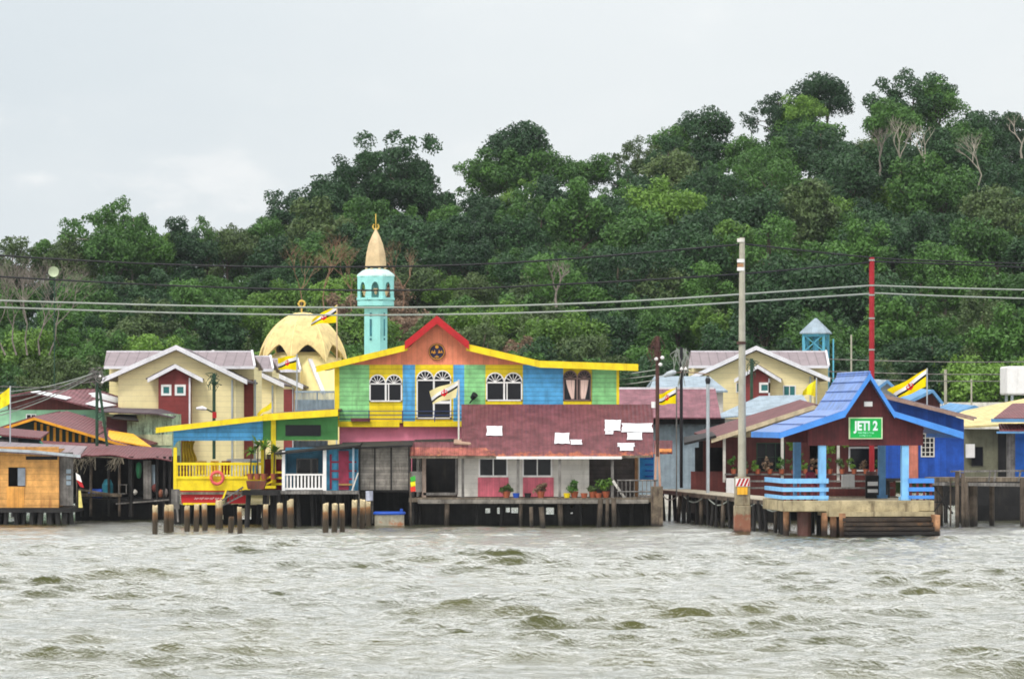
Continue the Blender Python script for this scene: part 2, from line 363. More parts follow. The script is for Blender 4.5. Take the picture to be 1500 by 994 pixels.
GX, GY = np.meshgrid(xs, ys)
HZ = np.zeros_like(GX); DX = np.zeros_like(GX); DY = np.zeros_like(GX)
for i in range(80):
    L = math.exp(rs.uniform(math.log(0.5), math.log(5.5)))
    th = math.radians(-90 + rs.normal(4, 17)); k = 2 * math.pi / L
    a = 0.0136 * (L ** 0.56) * rs.uniform(0.5, 1.4)
    ph = (GX * math.cos(th) + GY * math.sin(th)) * k + rs.uniform(0, 6.28)
    HZ += a * np.cos(ph); q = 0.55 * a
    DX -= q * math.cos(th) * np.sin(ph); DY -= q * math.sin(th) * np.sin(ph)
env = 0.82 + 0.32 * np.sin(GX * 0.21 + 1.3 + 0.6 * np.sin(GY * 0.13)) * np.sin(GY * 0.17 + 0.5 * np.sin(GX * 0.3))
shel = np.clip((178 - GY) / 62, 0.3, 1)
# crests are sharpened where the sum of waves peaks
s_ = HZ / HZ.std(); HZ = HZ * 0.8 + 0.03 * np.clip(s_ - 1.0, 0, 3)
edge = np.clip((38 - np.abs(GX)) / 4, 0, 1) * np.clip((GY - 44) / 4, 0, 1)
HZ *= env * shel * edge; DX *= env * shel * edge; DY *= env * shel * edge
V = np.stack([GX + DX, GY + DY, HZ], -1).reshape(-1, 3)
ny, nx = GX.shape
idx = np.arange(ny * nx).reshape(ny, nx)
F = np.stack([idx[:-1, :-1], idx[:-1, 1:], idx[1:, 1:], idx[1:, :-1]], -1).reshape(-1, 4)
x0, x1, y0, y1 = -38, xs[-1], 44, ys[-1]
ex = np.array([(-1500,-300,0),(1500,-300,0),(1500,y0,0),(-1500,y0,0), (-1500,y0,0),(x0,y0,0),(x0,y1,0),(-1500,y1,0), (x1,y0,0),(1500,y0,0),(1500,y1,0),(x1,y1,0), (-1500,y1,0),(1500,y1,0),(1500,300,0),(-1500,300,0)], float)
b = len(V); V = np.concatenate([V, ex]); F = np.concatenate([F, np.arange(16).reshape(4, 4) + b])
WM = water_mat()
wat = bpy.data.objects.new('water', mesh_np('water', V, F, [WM])); C.objects.link(wat); tag(wat, kind='structure')

# ------------------------------------------------------------------ hill
CAN = [(-250,405),(0,378),(60,378),(95,392),(130,345),(220,352),(260,350),(320,350),(360,345),(400,325),(440,305),(480,290),(560,283),(620,288),(660,268),(700,245),(760,243),(820,250),(870,238),(915,228),(960,206),(1050,208),(1100,182),(1160,170),(1220,160),(1280,172),(1340,142),(1400,158),(1450,170),(1500,172),(1750,190)]
def can(px): return float(np.interp(px, [c[0] for c in CAN], [c[1] for c in CAN]))
FOOT = 246.0
def ridge_y(px): return 334 + 26 * max(-0.3, min(1.3, px / 1500.0))
TREEH = 7.0
def terr(x, y):
    px = 750 + FPX * x / max(y, 330) if y > 330 else 750 + FPX * x / (y * 0.45 + 0.55 * 345)
    ry = ridge_y(px); zr = 5 + (YH - can(px)) * ry / FPX - TREEH
    t = (y - FOOT) / (ry - FOOT)
    if t <= 0: return 0.7
    if t <= 1: return 0.7 + (zr - 0.7) * t * (1.12 - 0.12 * t)
    return max(0.7, zr - (t - 1) * 9.0)
gx = np.arange(-150, 151, 4.0); gy = np.arange(236, 620, 4.0)
HV = []
for y in gy:
    for x in gx:
        fx = max(0.0, 1 - max(0, abs(x) - 95) / 55.0)
        HV.append((x, y, 0.7 + (terr(x, y) - 0.7) * fx + 0.35 * math.sin(x * 0.4) * math.sin(y * 0.31) * (1 if y > FOOT + 6 else 0)))
nx_, ny_ = len(gx), len(gy); idx = np.arange(nx_ * ny_).reshape(ny_, nx_)
HF = np.stack([idx[:-1, :-1], idx[:-1, 1:], idx[1:, 1:], idx[1:, :-1]], -1).reshape(-1, 4)
gm = paint('jungle_floor', (54, 74, 40), var=0.4, dirt=0.5, dcol=(60, 50, 36), bump=0.6, spec=0.1, rough=0.9)
hill = bpy.data.objects.new('hill', mesh_np('hill', HV, HF, [gm])); C.objects.link(hill); tag(hill, kind='structure')
lm = MB(); lm.box(-1500, 1500, 238, 1500, -1, 0.66)
tag(lm.build('ground', paint('low_land', (70, 96, 48), var=0.3, dirt=0.3, spec=0.1, rough=0.9)), kind='structure')

# light haze over the river and the hill
hz = MB(); hz.box(-1600, 1600, -400, 1600, -3, 64)
hm = bpy.data.materials.new('haze'); hm.use_nodes = True; nt = hm.node_tree; nt.nodes.clear()
pv = nn(nt, 'ShaderNodeVolumePrincipled', i_Density=HAZE); pv.inputs['Color'].default_value = (0.86, 0.93, 1.0, 1)
ho = nn(nt, 'ShaderNodeOutputMaterial'); nt.links.new(pv.outputs[0], ho.inputs['Volume'])
tag(hz.build('haze', hm), kind='stuff')

# ------------------------------------------------------------------ foliage
def leaf_mat(name, a, b, dead=False, trans=0.22):
    m = bpy.data.materials.new(name); m.use_nodes = True; nt = m.node_tree; nt.nodes.clear()
    oi = nn(nt, 'ShaderNodeObjectInfo'); ge = nn(nt, 'ShaderNodeNewGeometry')
    tc = nn(nt, 'ShaderNodeTexCoord'); n1 = nn(nt, 'ShaderNodeTexNoise', i_Scale=0.55, i_Detail=3.0); nt.links.new(tc.outputs['Object'], n1.inputs['Vector'])
    f = mth(nt, 'MULTIPLY_ADD', ge.outputs['Random Per Island'], 0.3, mth(nt, 'MULTIPLY', ramp(nt, n1.outputs[0], 0.35, 0.65), 0.35))
    f = mth(nt, 'ADD', f, mth(nt, 'MULTIPLY', oi.outputs['Random'], 0.42), clamp=True)
    col = mixc(nt, f, a, b)
    d = nn(nt, 'ShaderNodeBsdfPrincipled', i_Roughness=0.5); d.inputs['Specular IOR Level'].default_value = 0.3; nt.links.new(col, d.inputs['Base Color'])
    t = nn(nt, 'ShaderNodeBsdfTranslucent'); nt.links.new(col, t.inputs[0])
    mx = nn(nt, 'ShaderNodeMixShader'); mx.inputs[0].default_value = trans
    nt.links.new(d.outputs[0], mx.inputs[1]); nt.links.new(t.outputs[0], mx.inputs[2])
    o = nn(nt, 'ShaderNodeOutputMaterial'); nt.links.new(mx.outputs[0], o.inputs[0]); return m
LM = dict(dark=leaf_mat('leaves_dark', (0.014, 0.042, 0.02), (0.045, 0.115, 0.034)),
          mid=leaf_mat('leaves_mid', (0.03, 0.085, 0.02), (0.1, 0.23, 0.038)),
          bright=leaf_mat('leaves_bright', (0.06, 0.14, 0.02), (0.19, 0.34, 0.05)),
          oliveg=leaf_mat('leaves_olive', (0.04, 0.08, 0.025), (0.13, 0.19, 0.06)),
          brown=leaf_mat('leaves_brown', (0.13, 0.085, 0.055), (0.34, 0.23, 0.15)))
BARK = paint('bark', (96, 84, 70), var=0.3, dirt=0.3); PALEBARK = paint('pale_bark', (158, 150, 136), var=0.15, dirt=0.2); GREYBARK = paint('grey_bark', (128, 118, 110), var=0.2, dirt=0.3)
def leaf_cloud(rng, centers, radii, n, size, jit=0.8, squash=0.8):
    k = len(centers); cen = np.array(centers); rad = np.array(radii)
    w_ = rad ** 2; w_ = w_ / w_.sum(); ci = rng.choice(k, n, p=w_)
    d = rng.normal(size=(n, 3)); d[:, 2] += 0.35; d /= np.linalg.norm(d, axis=1)[:, None]
    rr = rad[ci] * (0.5 + 0.6 * rng.rand(n) ** 0.7) * (1 + 0.16 * np.sin(7 * d[:, 0] + 5 * d[:, 2] + ci))
    p = cen[ci] + d * rr[:, None] * np.array([1, 1, squash])
    nrm = d + rng.normal(size=(n, 3)) * jit + np.array([0, 0, 0.3]); nrm /= np.linalg.norm(nrm, axis=1)[:, None]
    a = np.cross(nrm, rng.normal(size=(n, 3))); a /= np.linalg.norm(a, axis=1)[:, None]; bb = np.cross(nrm, a)
    s = size * (0.6 + 0.8 * rng.rand(n))[:, None]
    v = np.stack([p - a * s, p - bb * s * 0.5, p + a * s, p + bb * s * 0.5], 1).reshape(-1, 3)
    f = np.arange(4 * n).reshape(n, 4)
    return v, f
PRO = {}
def make_proto(kind, seed, rx=3.5, rz=3.2, H=8.4, ncl=34, n=8500, size=0.165, airy=False, flat=False):
    rng = np.random.RandomState(seed)
    cen, rad = [], []
    for i in range(ncl):
        d = rng.normal(size=3); d /= np.linalg.norm(d); d[2] = abs(d[2]) * (1 if rng.rand() < 0.78 else -0.6)
        q = (0.4 + 0.62 * rng.rand()) if not airy else (0.35 + 0.75 * rng.rand())
        sx_ = 1.15 if airy else 1.0
        
        if airy and rng.rand() < .35: d[2] = -abs(d[2]) * .9
        cen.append((d[0] * rx * q * sx_, d[1] * rx * q * sx_, H - rz + d[2] * rz * q * 0.95)); rad.append(rx * (rng.uniform(0.16, 0.36) if not airy else rng.uniform(0.1, 0.24)))
    if not airy: cen.append((0, 0, H - rz)); rad.append(rx * 0.62)
    v, f = leaf_cloud(rng, cen, rad, n, size, squash=0.74 if flat else 0.85)
    crown = mesh_np('crown', v, f, [LM['mid']], smooth=False)
    t = MB(); base = 0.16 if airy else 0.2
    pts = [(0, 0, -1.2), (rng.uniform(-.2, .2), 0, H * 0.3), (rng.uniform(-.4, .4), rng.uniform(-.3, .3), H * 0.62), (0, 0, H * 0.85)]
    t.tube(pts, base, 7, r2=0.05)
    for j in range(min(ncl, 11)):
        z0 = H * rng.uniform(0.3, 0.62); c = cen[j]
        t.tube([(0, 0, z0), ((c[0]) * 0.5, c[1] * 0.5, (z0 + c[2]) / 2 + 0.2), c], 0.09, 5, r2=0.02)
    me = bpy.data.meshes.new('trunk'); me.from_pydata(t.v, [], t.f); me.materials.append(BARK)
    PRO.setdefault(kind, []).append((crown, me, H))
for s in range(5): make_proto('round', 20 + s)
for s in range(3): make_proto('tall', 40 + s, rx=2.7, rz=3.8, H=9.8, ncl=36)
for s in range(3): make_proto('spread', 60 + s, rx=4.1, rz=2.7, H=7.9, ncl=38, n=9500, flat=True)
for s in range(4): make_proto('airy', 80 + s, rx=3.6, rz=3.6, H=9.2, ncl=64, n=7500, size=0.15, airy=True)
make_proto('airybig', 90, rx=4.4, rz=4.6, H=11.5, ncl=95, n=14000, size=0.17, airy=True); make_proto('airybig', 93, rx=4.4, rz=4.0, H=10.5, ncl=85, n=13000, size=0.17, airy=True)
def tree(kind, var, mat, x, y, z, sc, label, group='trees covering the hillside', sz=1.0, name='forest_tree', bark=None, rot=None):
    cr, tr, H = PRO[kind][var % len(PRO[kind])]
    root = thing(name, label, 'tree', (x, y, z), group, R.uniform(0, 6.28) if rot is None else rot); root.scale = (sc, sc, sc * sz)
    t = bpy.data.objects.new('trunk', tr); C.objects.link(t); t.parent = root
    c = bpy.data.objects.new('crown', cr); C.objects.link(c); c.parent = root
    c.material_slots[0].link = 'OBJECT'; c.material_slots[0].material = LM[mat]
    if bark: t.material_slots[0].link = 'OBJECT'; t.material_slots[0].material = bark
    return root
# named trees along the skyline (px of centre, top py, distance, kind, material, scale)
def tree_at(px, top, y, kind, var, mat, sc, label, sz=1.0, group=None, **k):
    x = X(px, y); H = PRO[kind][var % len(PRO[kind])][2] * sc * sz
    return tree(kind, var, mat, x, y, Z(top, y) - H * 0.985, sc, label, group, sz, **k)
SKY = [
 (572, 194, 338, 'airybig', 0, 'dark', 1.02, 'tallest dark open crowned tree on the ridge left of centre, sky showing through its leaves', 1.0),
 (522, 232, 337, 'airy', 1, 'dark', 1.0, 'dark lower tree leaning on the left of the tallest open crowned ridge tree', 1.0),
 (448, 272, 336, 'airy', 2, 'dark', 1.0, 'dark ragged tree on the ridge above the mosque dome', 0.9),
 (412, 298, 334, 'airy', 0, 'dark', .75, 'small dark tree at the left end of the dark ridge clump above the dome', 0.9),
 (630, 272, 338, 'round', 0, 'dark', .8, 'dark rounded tree just right of the tallest open crowned ridge tree', 1.0),
 (768, 181, 346, 'round', 4, 'dark', 1.1, 'domed dark tree standing alone above the ridge near the middle', 1.0),
 (712, 222, 345, 'airy', 3, 'mid', .9, 'mid green open tree left of the domed dark ridge tree', 1.0),
 (1030, 164, 350, 'round', 1, 'dark', .86, 'dark bushy tree rising from the ridge left of the long right hand rise', 0.9),
 (990, 188, 350, 'round', 2, 'mid', .8, 'mid green rounded tree on the ridge left of the dark bushy one', 1.0),
 (1140, 132, 352, 'airy', 1, 'dark', .85, 'open dark tree with sky gaps beside the wide flat dark crown', 1.0),
 (1212, 116, 354, 'spread', 0, 'dark', .92, 'wide flat topped dark crown on the right hand ridge', 1.0),
 (1175, 140, 350, 'round', 3, 'bright', .7, 'light green tree in front of the wide flat dark crown on the ridge', 1.0),
 (1335, 104, 356, 'airybig', 1, 'dark', .86, 'highest tree on the right hand ridge, dark with an open left side', 1.0),
 (1372, 122, 355, 'round', 1, 'mid', .85, 'mid green tree touching the right of the highest ridge tree', 1.1),
 (1440, 160, 355, 'airy', 2, 'dark', .95, 'dark tree behind the rightmost bare white trunk', .9),
 (1498, 155, 357, 'airy', 3, 'dark', .9, 'dark tree cut by the right edge of the photo on the ridge', 1.0),
 (152, 290, 320, 'airy', 1, 'mid', .93, 'left one of the tall feathery pale stemmed trees above the left roofs', 1.15),
 (196, 299, 321, 'airy', 3, 'mid', .95, 'right one of the tall feathery pale stemmed trees above the left roofs', 1.15),
 (262, 320, 322, 'tall', 0, 'dark', .68, 'narrow upright dark tree on the skyline right of the feathery trees', 1.15),
 (305, 321, 324, 'airy', 0, 'mid', .72, 'small open tree on the skyline above the cream house ridge', 1.1),
 (22, 343, 318, 'airy', 2, 'oliveg', .8, 'thin olive tree on the skyline at the far left edge', 1.0),
 (66, 352, 319, 'tall', 1, 'mid', .6, 'small upright tree on the skyline left of the gap', 1.0),
 (860, 228, 346, 'spread', 1, 'mid', .75, 'low spreading tree on the skyline right of the domed dark tree', 1.0),
 (935, 203, 349, 'airy', 1, 'oliveg', .72, 'thin greyish olive tree on the ridge slope right of centre', 1.0),
 (742, 218, 344, 'round', 3, 'mid', .95, 'mid green rounded tree filling under the left of the domed dark tree', 1.0),
 (795, 222, 344, 'round', 2, 'mid', .95, 'mid green rounded tree filling under the right of the domed dark tree', 1.0),
 (1185, 168, 348, 'round', 0, 'mid', 1.0, 'mid green rounded tree below the wide flat dark crown', 1.0),
 (1300, 150, 350, 'round', 4, 'mid', .95, 'mid green rounded tree left of the highest ridge tree', 1.0),
 (112, 352, 318, 'round', 1, 'oliveg', .7, 'low olive tree at the left foot of the feathery skyline trees', 1.0),
 (172, 338, 317, 'round', 4, 'mid', .85, 'rounded tree between the stems of the two feathery trees', 1.0),
 (224, 346, 319, 'round', 2, 'mid', .7, 'low rounded tree just right of the feathery trees', 1.0),
 (243, 338, 322, 'airy', 2, 'bright', .6, 'small light green open tree left of the narrow upright one', 1.0),
 (284, 344, 321, 'round', 0, 'dark', .7, 'low dark tree right of the narrow upright skyline tree', 1.0),
 (332, 336, 324, 'round', 3, 'oliveg', .75, 'olive tree on the skyline right of the small open one', 1.0),
 (362, 330, 326, 'airy', 1, 'oliveg', .7, 'thin olive tree on the skyline left of the dark ridge clump', 1.0),
 (390, 322, 328, 'round', 2, 'mid', .7, 'low green tree at the left foot of the dark ridge clump', 1.0),
 (490, 262, 334, 'round', 4, 'dark', .95, 'dark rounded tree filling the middle of the dark ridge clump', 1.0),
 (598, 238, 340, 'round', 1, 'dark', 1.0, 'dark rounded tree behind the tallest open crowned ridge tree', 1.0),
 (540, 292, 330, 'round', 3, 'mid', .9, 'mid green tree below the tallest open crowned ridge tree', 1.0),
]
for px, top, y, kind, var, mat, sc, lab, sz in SKY:
    tree_at(px, top, y, kind, var, mat, sc, lab, sz, group='trees along the skyline', name='ridge_tree', bark=PALEBARK if px in (152, 196) else None)
# the forest
COLS = [(-999, 70, 'at the far left edge'), (70, 150, 'above the left huts'), (150, 260, "left of the cream house's peak"), (260, 372, "right of the cream house's peak"),
        (372, 500, 'behind the mosque dome'), (500, 600, 'behind the minaret'), (600, 690, 'above the red gable'), (690, 800, 'above the middle arched window'),
        (800, 935, 'above the rainbow house eave'), (935, 1040, 'above the tangled poles'), (1040, 1140, 'behind the tall concrete pole'), (1140, 1240, 'behind the water tower'),
        (1240, 1320, 'behind the red pole'), (1320, 1400, 'above the biggest flag'), (1400, 3000, 'at the far right')]
ROWS = ['at the slope foot', 'on the lower slope', 'low on mid slope', 'high on mid slope', 'on the upper slope', 'just under the skyline']
SHP = dict(round='round', tall='upright', spread='spreading', airy='open')
CN = dict(dark='dark green', mid='mid green', bright='light green', oliveg='olive green', brown='withered brown')
spots = []
rows = 13
for r_ in range(rows):
    t = (r_ + 0.3) / rows
    off = R.random()
    for i in range(24):
        u = (i + 0.5 + 0.5 * (r_ % 2) - 0.25 + R.uniform(-0.28, 0.28)) / 24.0
        px = -70 + u * 1640
        ry = ridge_y(px); tt = min(0.985, t + R.uniform(-0.022, 0.022))
        y = FOOT + 3 + (ry - FOOT - 4) * tt
        spots.append((px, y, tt))
spots = spots[:]
R.shuffle(spots)
nfor = 262
seen = {}
for j, (px, y, tt) in enumerate(spots[:nfor + 40]):
    x = X(px, y)
    if j >= nfor: break
    q = R.random()
    zone = 1 if (330 < px < 800 and tt < 0.62) else (2 if px < 330 else 3)
    if zone == 1: mat = 'bright' if q < .45 else 'mid' if q < .72 else 'oliveg' if q < .88 else 'dark' if q < .94 else 'brown'
    elif zone == 2: mat = 'mid' if q < .42 else 'dark' if q < .68 else 'oliveg' if q < .86 else 'bright'
    else: mat = 'dark' if q < .5 else 'mid' if q < .9 else 'bright' if q < .94 else 'oliveg'
    if 380 < px < 640 and 0.3 < tt < 0.6 and R.random() < 0.12: mat = 'brown'
    q = R.random(); kind = 'round' if q < .5 else 'tall' if q < .72 else 'spread' if q < .86 else 'airy'
    sc = R.uniform(0.72, 1.12) * (0.8 if zone == 1 else 1.0) * (0.85 if px < 400 else 1.0)
    if tt > .8: sc *= 0.9
    z = terr(x, y) - 0.3
    H = PRO[kind][0][2] * sc
    cl = Z(can(px) - 6, y)
    if z + H > cl: sc *= max(0.5, (cl - z) / H)
    cn = [c[2] for c in COLS if c[0] <= px < c[1]][0]
    lab = '%s %s tree %s, %s' % (CN[mat], SHP[kind], ROWS[min(5, int(tt * 6))], cn)
    size = 'large' if sc > 1.0 else 'small' if sc < .8 else ''
    if size: lab = size + ' ' + lab
    tree(kind, j, mat, x, y, z, sc, lab)
# the undergrowth between the trees: nobody could count it
rng = np.random.RandomState(5)
cen, rad = [], []
for i in range(2600):
    px = rng.uniform(-90, 1590); t = rng.rand() ** 1.15; y = FOOT - 2 + (ridge_y(px) - FOOT + 6) * t
    x = X(px, y); r = rng.uniform(0.7, 1.5); cen.append((x, y, terr(x, y) + r * 0.55)); rad.append(r)
v, f = leaf_cloud(rng, cen, rad, 125000, 0.21)
ug = bpy.data.objects.new('undergrowth', mesh_np('undergrowth', v, f, [LM['mid']], False)); C.objects.link(ug)
tag(ug, 'dense green bushes and creepers filling the hillside between the trees', 'undergrowth', kind='stuff')
cen, rad = [], []
for i in range(420):
    px = rng.uniform(960, 1560); y = rng.uniform(236, 262); x = X(px, y); r = rng.uniform(0.6, 1.3); cen.append((x, y, 1.0 + max(0, y - 246) * .36 + rng.rand() * 1.2)); rad.append(r)
v, f = leaf_cloud(rng, cen, rad, 26000, 0.19)
ug = bpy.data.objects.new('tall_grass', mesh_np('tall_grass', v, f, [LM['bright']], False)); C.objects.link(ug)
tag(ug, 'pale green grass and scrub along the foot of the slope at the right', 'grass', kind='stuff')
cen, rad = [], []
for i in range(1500):
    side = -1 if i % 2 else 1; t = rng.rand(); y = FOOT + 2 + 120 * t
    x = side * (0.165 * y + 1 + rng.rand() ** 1.3 * 66); r = rng.uniform(1.4, 3.0)
    fx = max(0.0, 1 - max(0, abs(x) - 95) / 55.0)
    cen.append((x, y, 0.7 + (terr(x, y) - 0.7) * fx + r * 1.1)); rad.append(r)
v, f = leaf_cloud(rng, cen, rad, 90000, 0.34)
ug = bpy.data.objects.new('side_woods', mesh_np('side_woods', v, f, [LM['mid']], False)); C.objects.link(ug)
tag(ug, 'woods continuing over the hill beyond both edges of the photo', 'woods', kind='stuff')
# bare trees
def branch(mb, p, d, L, r, rng, depth):
    q = Vector(p) + Vector(d) * L; mid = (Vector(p) + q) / 2 + Vector((rng.uniform(-.12, .12) * L, 0, 0))
    mb.tube([p, mid, q], r, 5, r2=r * 0.6)
    if depth == 0: return
    for k in range(3 if depth > 1 else 2):
        nd = (Vector(d) + Vector((rng.uniform(-.75, .75), rng.uniform(-.5, .5), rng.uniform(-.05, .35)))).normalized()
        branch(mb, q, nd, L * rng.uniform(.6, .85), r * .58, rng, depth - 1)
def bare(px, top, bot, y, mat, lab, r=.12, depth=4, lean=0.0, grp='bare trees'):
    mb = MB(); rng = random.Random(int(px * 7 + top)); Ht = Z(top, y) - Z(bot, y)
    branch(mb, (X(px, y), y, Z(bot, y)), Vector((lean, 0, 1)).normalized(), Ht * .36, r, rng, depth)
    o = mb.build('bare_tree', mat); tag(o, lab, 'tree', grp)
bare(1318, 180, 262, 326, PALEBARK, 'slim bare white tree, leftmost of the three white trunks high on the right slope')
bare(1354, 172, 272, 322, PALEBARK, 'bare white tree with upswept limbs, middle of three high on the right slope', r=.1, depth=3)
bare(1432, 186, 296, 318, PALEBARK, 'bare white tree with a bent trunk, rightmost of three high on the right slope', r=.1, lean=.15)
bare(1288, 192, 258, 326, GREYBARK, 'thin grey leafless tree left of the three white trunks')
bare(1497, 175, 232, 326, PALEBARK, 'bare white stem at the right edge of the slope')
bare(975, 225, 290, 342, GREYBARK, 'grey leafless tree below the ridge right of centre')
bare(815, 385, 450, 258, GREYBARK, 'pale thin trunk in front of the dark trees above the rainbow house right window')
for i, px in enumerate((8, 24, 40, 58, 72)):
    bare(px, 395 + 8 * (i % 2), 520, 262 + i, GREYBARK, ['grey leafless thicket stem cut by the left edge', 'grey twiggy bare tree second from the left edge', 'grey twiggy bare tree third from the left edge', 'leaning grey bare tree left of the pale round disc', 'grey bare tree just under the pale round disc'][i], r=.08, depth=5, lean=.12 * (i - 2))
for i, (px, top) in enumerate(((440, 372), (475, 362), (515, 372), (590, 365))):
    bare(px, top, 455, 256 + i, paint('withered_twigs', (140, 106, 84), var=.2, dirt=.2), 'withered brown leafless tree ' + ['above the dome finial', 'above and right of the dome', 'touching the left of the minaret balcony', 'right beside the minaret spire', 'a little right of the minaret spire', 'above the red gable cap'][i], r=.06, depth=5)
# pale disc hanging in the trees at the left
d_ = 255; mb = MB(); mb.lathe(0, 0, [(0.02, 0), (0.26, .03), (0.37, .1), (0.4, .16), (0.38, .15), (0.26, .09), (0.02, .06)], 24)
o = mb.build('pale_disc', paint('pale_lime_disc', (176, 188, 156), var=.08, dirt=.2), local=True, smooth=True)
o.location = (X(79, d_), d_, Z(398, d_)); o.rotation_euler = (math.radians(90), 0, 0)
tag(o, 'small pale round disc showing among the treetops at the far left', 'disc')
mb = MB(); mb.tube([(X(79, d_), d_ + .25, Z(398, d_)), (X(79, d_), d_ + .3, 1.0)], .05, 6); mb.build('support_pole', M['dgpole'], o) if False else tag(mb.build('thin_mast', M['dgpole']), 'thin dark mast holding up the pale round disc', 'mast')
# ------------------------------------------------------------------ pieces used by many buildings
def window(parent, a, b, top, bot, d, frame='white', pane='winpane', nx=2, ny=1, fw=2.2, name='window', lab=None, proud=0.05):
    m = MB(); m.pb(a, b, top, top + fw, d - proud, proud + .02); m.pb(a, b, bot - fw, bot, d - proud, proud + .02)
    m.pb(a, a + fw, top + fw, bot - fw, d - proud, proud + .02); m.pb(b - fw, b, top + fw, bot - fw, d - proud, proud + .02)
    for i in range(1, nx):
        c = a + (b - a) * i / nx; m.pb(c - fw * .35, c + fw * .35, top + fw, bot - fw, d - proud + .004, proud + .01)
    for i in range(1, ny):
        c = top + (bot - top) * i / ny; m.pb(a + fw, b - fw, c - fw * .3, c + fw * .3, d - proud + .008, proud + .005)
    o = m.build(name, M[frame], parent, label=lab)
    MB().pb(a + fw * .5, b - fw * .5, top + fw * .5, bot - fw * .5, d - .015, .03).build('pane', M[pane], o)
    return o
def piles(parent, pxs, top, d, r=.11, z0=-.8, jitter=.14, mat='pile', wpx=0):
    for px in pxs:
        m = MB(); x = X(px, d); m.tube([(x + R.uniform(-jitter, jitter), d, z0), (x, d + R.uniform(-.05, .05), Z(top, d))], r * R.uniform(.7, 1.25), 8)
        m.build('pile', M[mat], parent)
def base(px, d, z=0): return (X(px, d), d, z)
def leaves(name, px, py, d, rx, rz, n, size, mat, parent=None, seed=1, ncl=6, lab=None):
    rng = np.random.RandomState(seed); cen = []; rad = []
    for i in range(ncl):
        cen.append((rng.uniform(-rx, rx) * .6, rng.uniform(-rx, rx) * .5, rng.uniform(-rz, rz) * .55)); rad.append(rx * rng.uniform(.3, .5))
    v, f = leaf_cloud(rng, cen, rad, n, size)
    o = bpy.data.objects.new(name, mesh_np(name, v, f, [LM[mat]], False)); C.objects.link(o)
    P_ = Vector((X(px, d), d, Z(py, d)))
    o.parent = parent; o.location = P_ - (org(parent) if parent else Vector((0, 0, 0)))
    if lab: o['label'] = lab
    return o

# ------------------------------------------------------------------ rainbow house (two storeys, many coloured boards)
D = 167.0
h = thing('rainbow_house', 'two storey house of green, yellow, blue and orange boards with a red gable cap', 'house', base(700, D))
zt, zb = 538, 617
m = MB()
segs = [(495, 541, 'green'), (541, 590, 'yellowb'), (590, 608, 'blue'), (608, 664, 'yellowb'), (664, 680, 'blue'), (680, 711, 'green'), (711, 766, 'yellowb'), (766, 825, 'blue'), (825, 867, 'yellowb'), (867, 903, 'green'), (903, 907, 'yellow')]
cols = ['green', 'yellowb', 'blue', 'yellow']
for a, b, c in segs: m.pb(a, b, zt - 4, zb if b < 690 else 600, D, .16, cols.index(c))
hd = 8.0
m.box(X(495, D), X(495, D) + .15, D + .16, D + hd, Z(zb, D), Z(zt - 4, D), 0); m.box(X(907, D) - .15, X(907, D), D + .16, D + hd, Z(zb, D), Z(zt - 4, D), 0)
m.box(X(495, D), X(907, D), D + hd - .15, D + hd, Z(zb, D), Z(zt - 4, D), 0)
m.pb(490, 497, zt, zb, D - .03, .03, 3)
w_ = m.build('wall', [M[c] for c in cols], h)
m = MB(); m.pp([(495, 534), (475, 536), (600, 508), (640, 470), (682, 508), (790, 533), (792, 534)], D + .01, .12)
m.build('gable_wall', M['orange'], h)
RF = [(463, 536), (597, 504)]; RR = [(683, 503), (790, 528), (935, 533)]
m = MB(); m.band(RF, D - .62, 9, .09); m.build('fascia_board', M['yellow'], h); m = MB(); m.band(RR, D - .62, 10, .09); m.build('fascia_board', M['yellow'], h)
m = MB(); m.band([(593, 500), (640, 462), (687, 500)], D - .7, 12, .12); m.build('gable_cap', M['red'], h)
m = MB()
for a, b in zip([(463, 537), (597, 505), (640, 464), (683, 505), (790, 529)], [(597, 505), (640, 464), (683, 505), (790, 529), (935, 534)]):
    m.slab((X(a[0], D), D - .52, Z(a[1], D)), (X(b[0], D), D - .52, Z(b[1], D)), (X(b[0], D), D + hd + .4, Z(b[1], D)), (X(a[0], D), D + hd + .4, Z(a[1], D)), .08)
m.build('roof', M['maroon'], h)
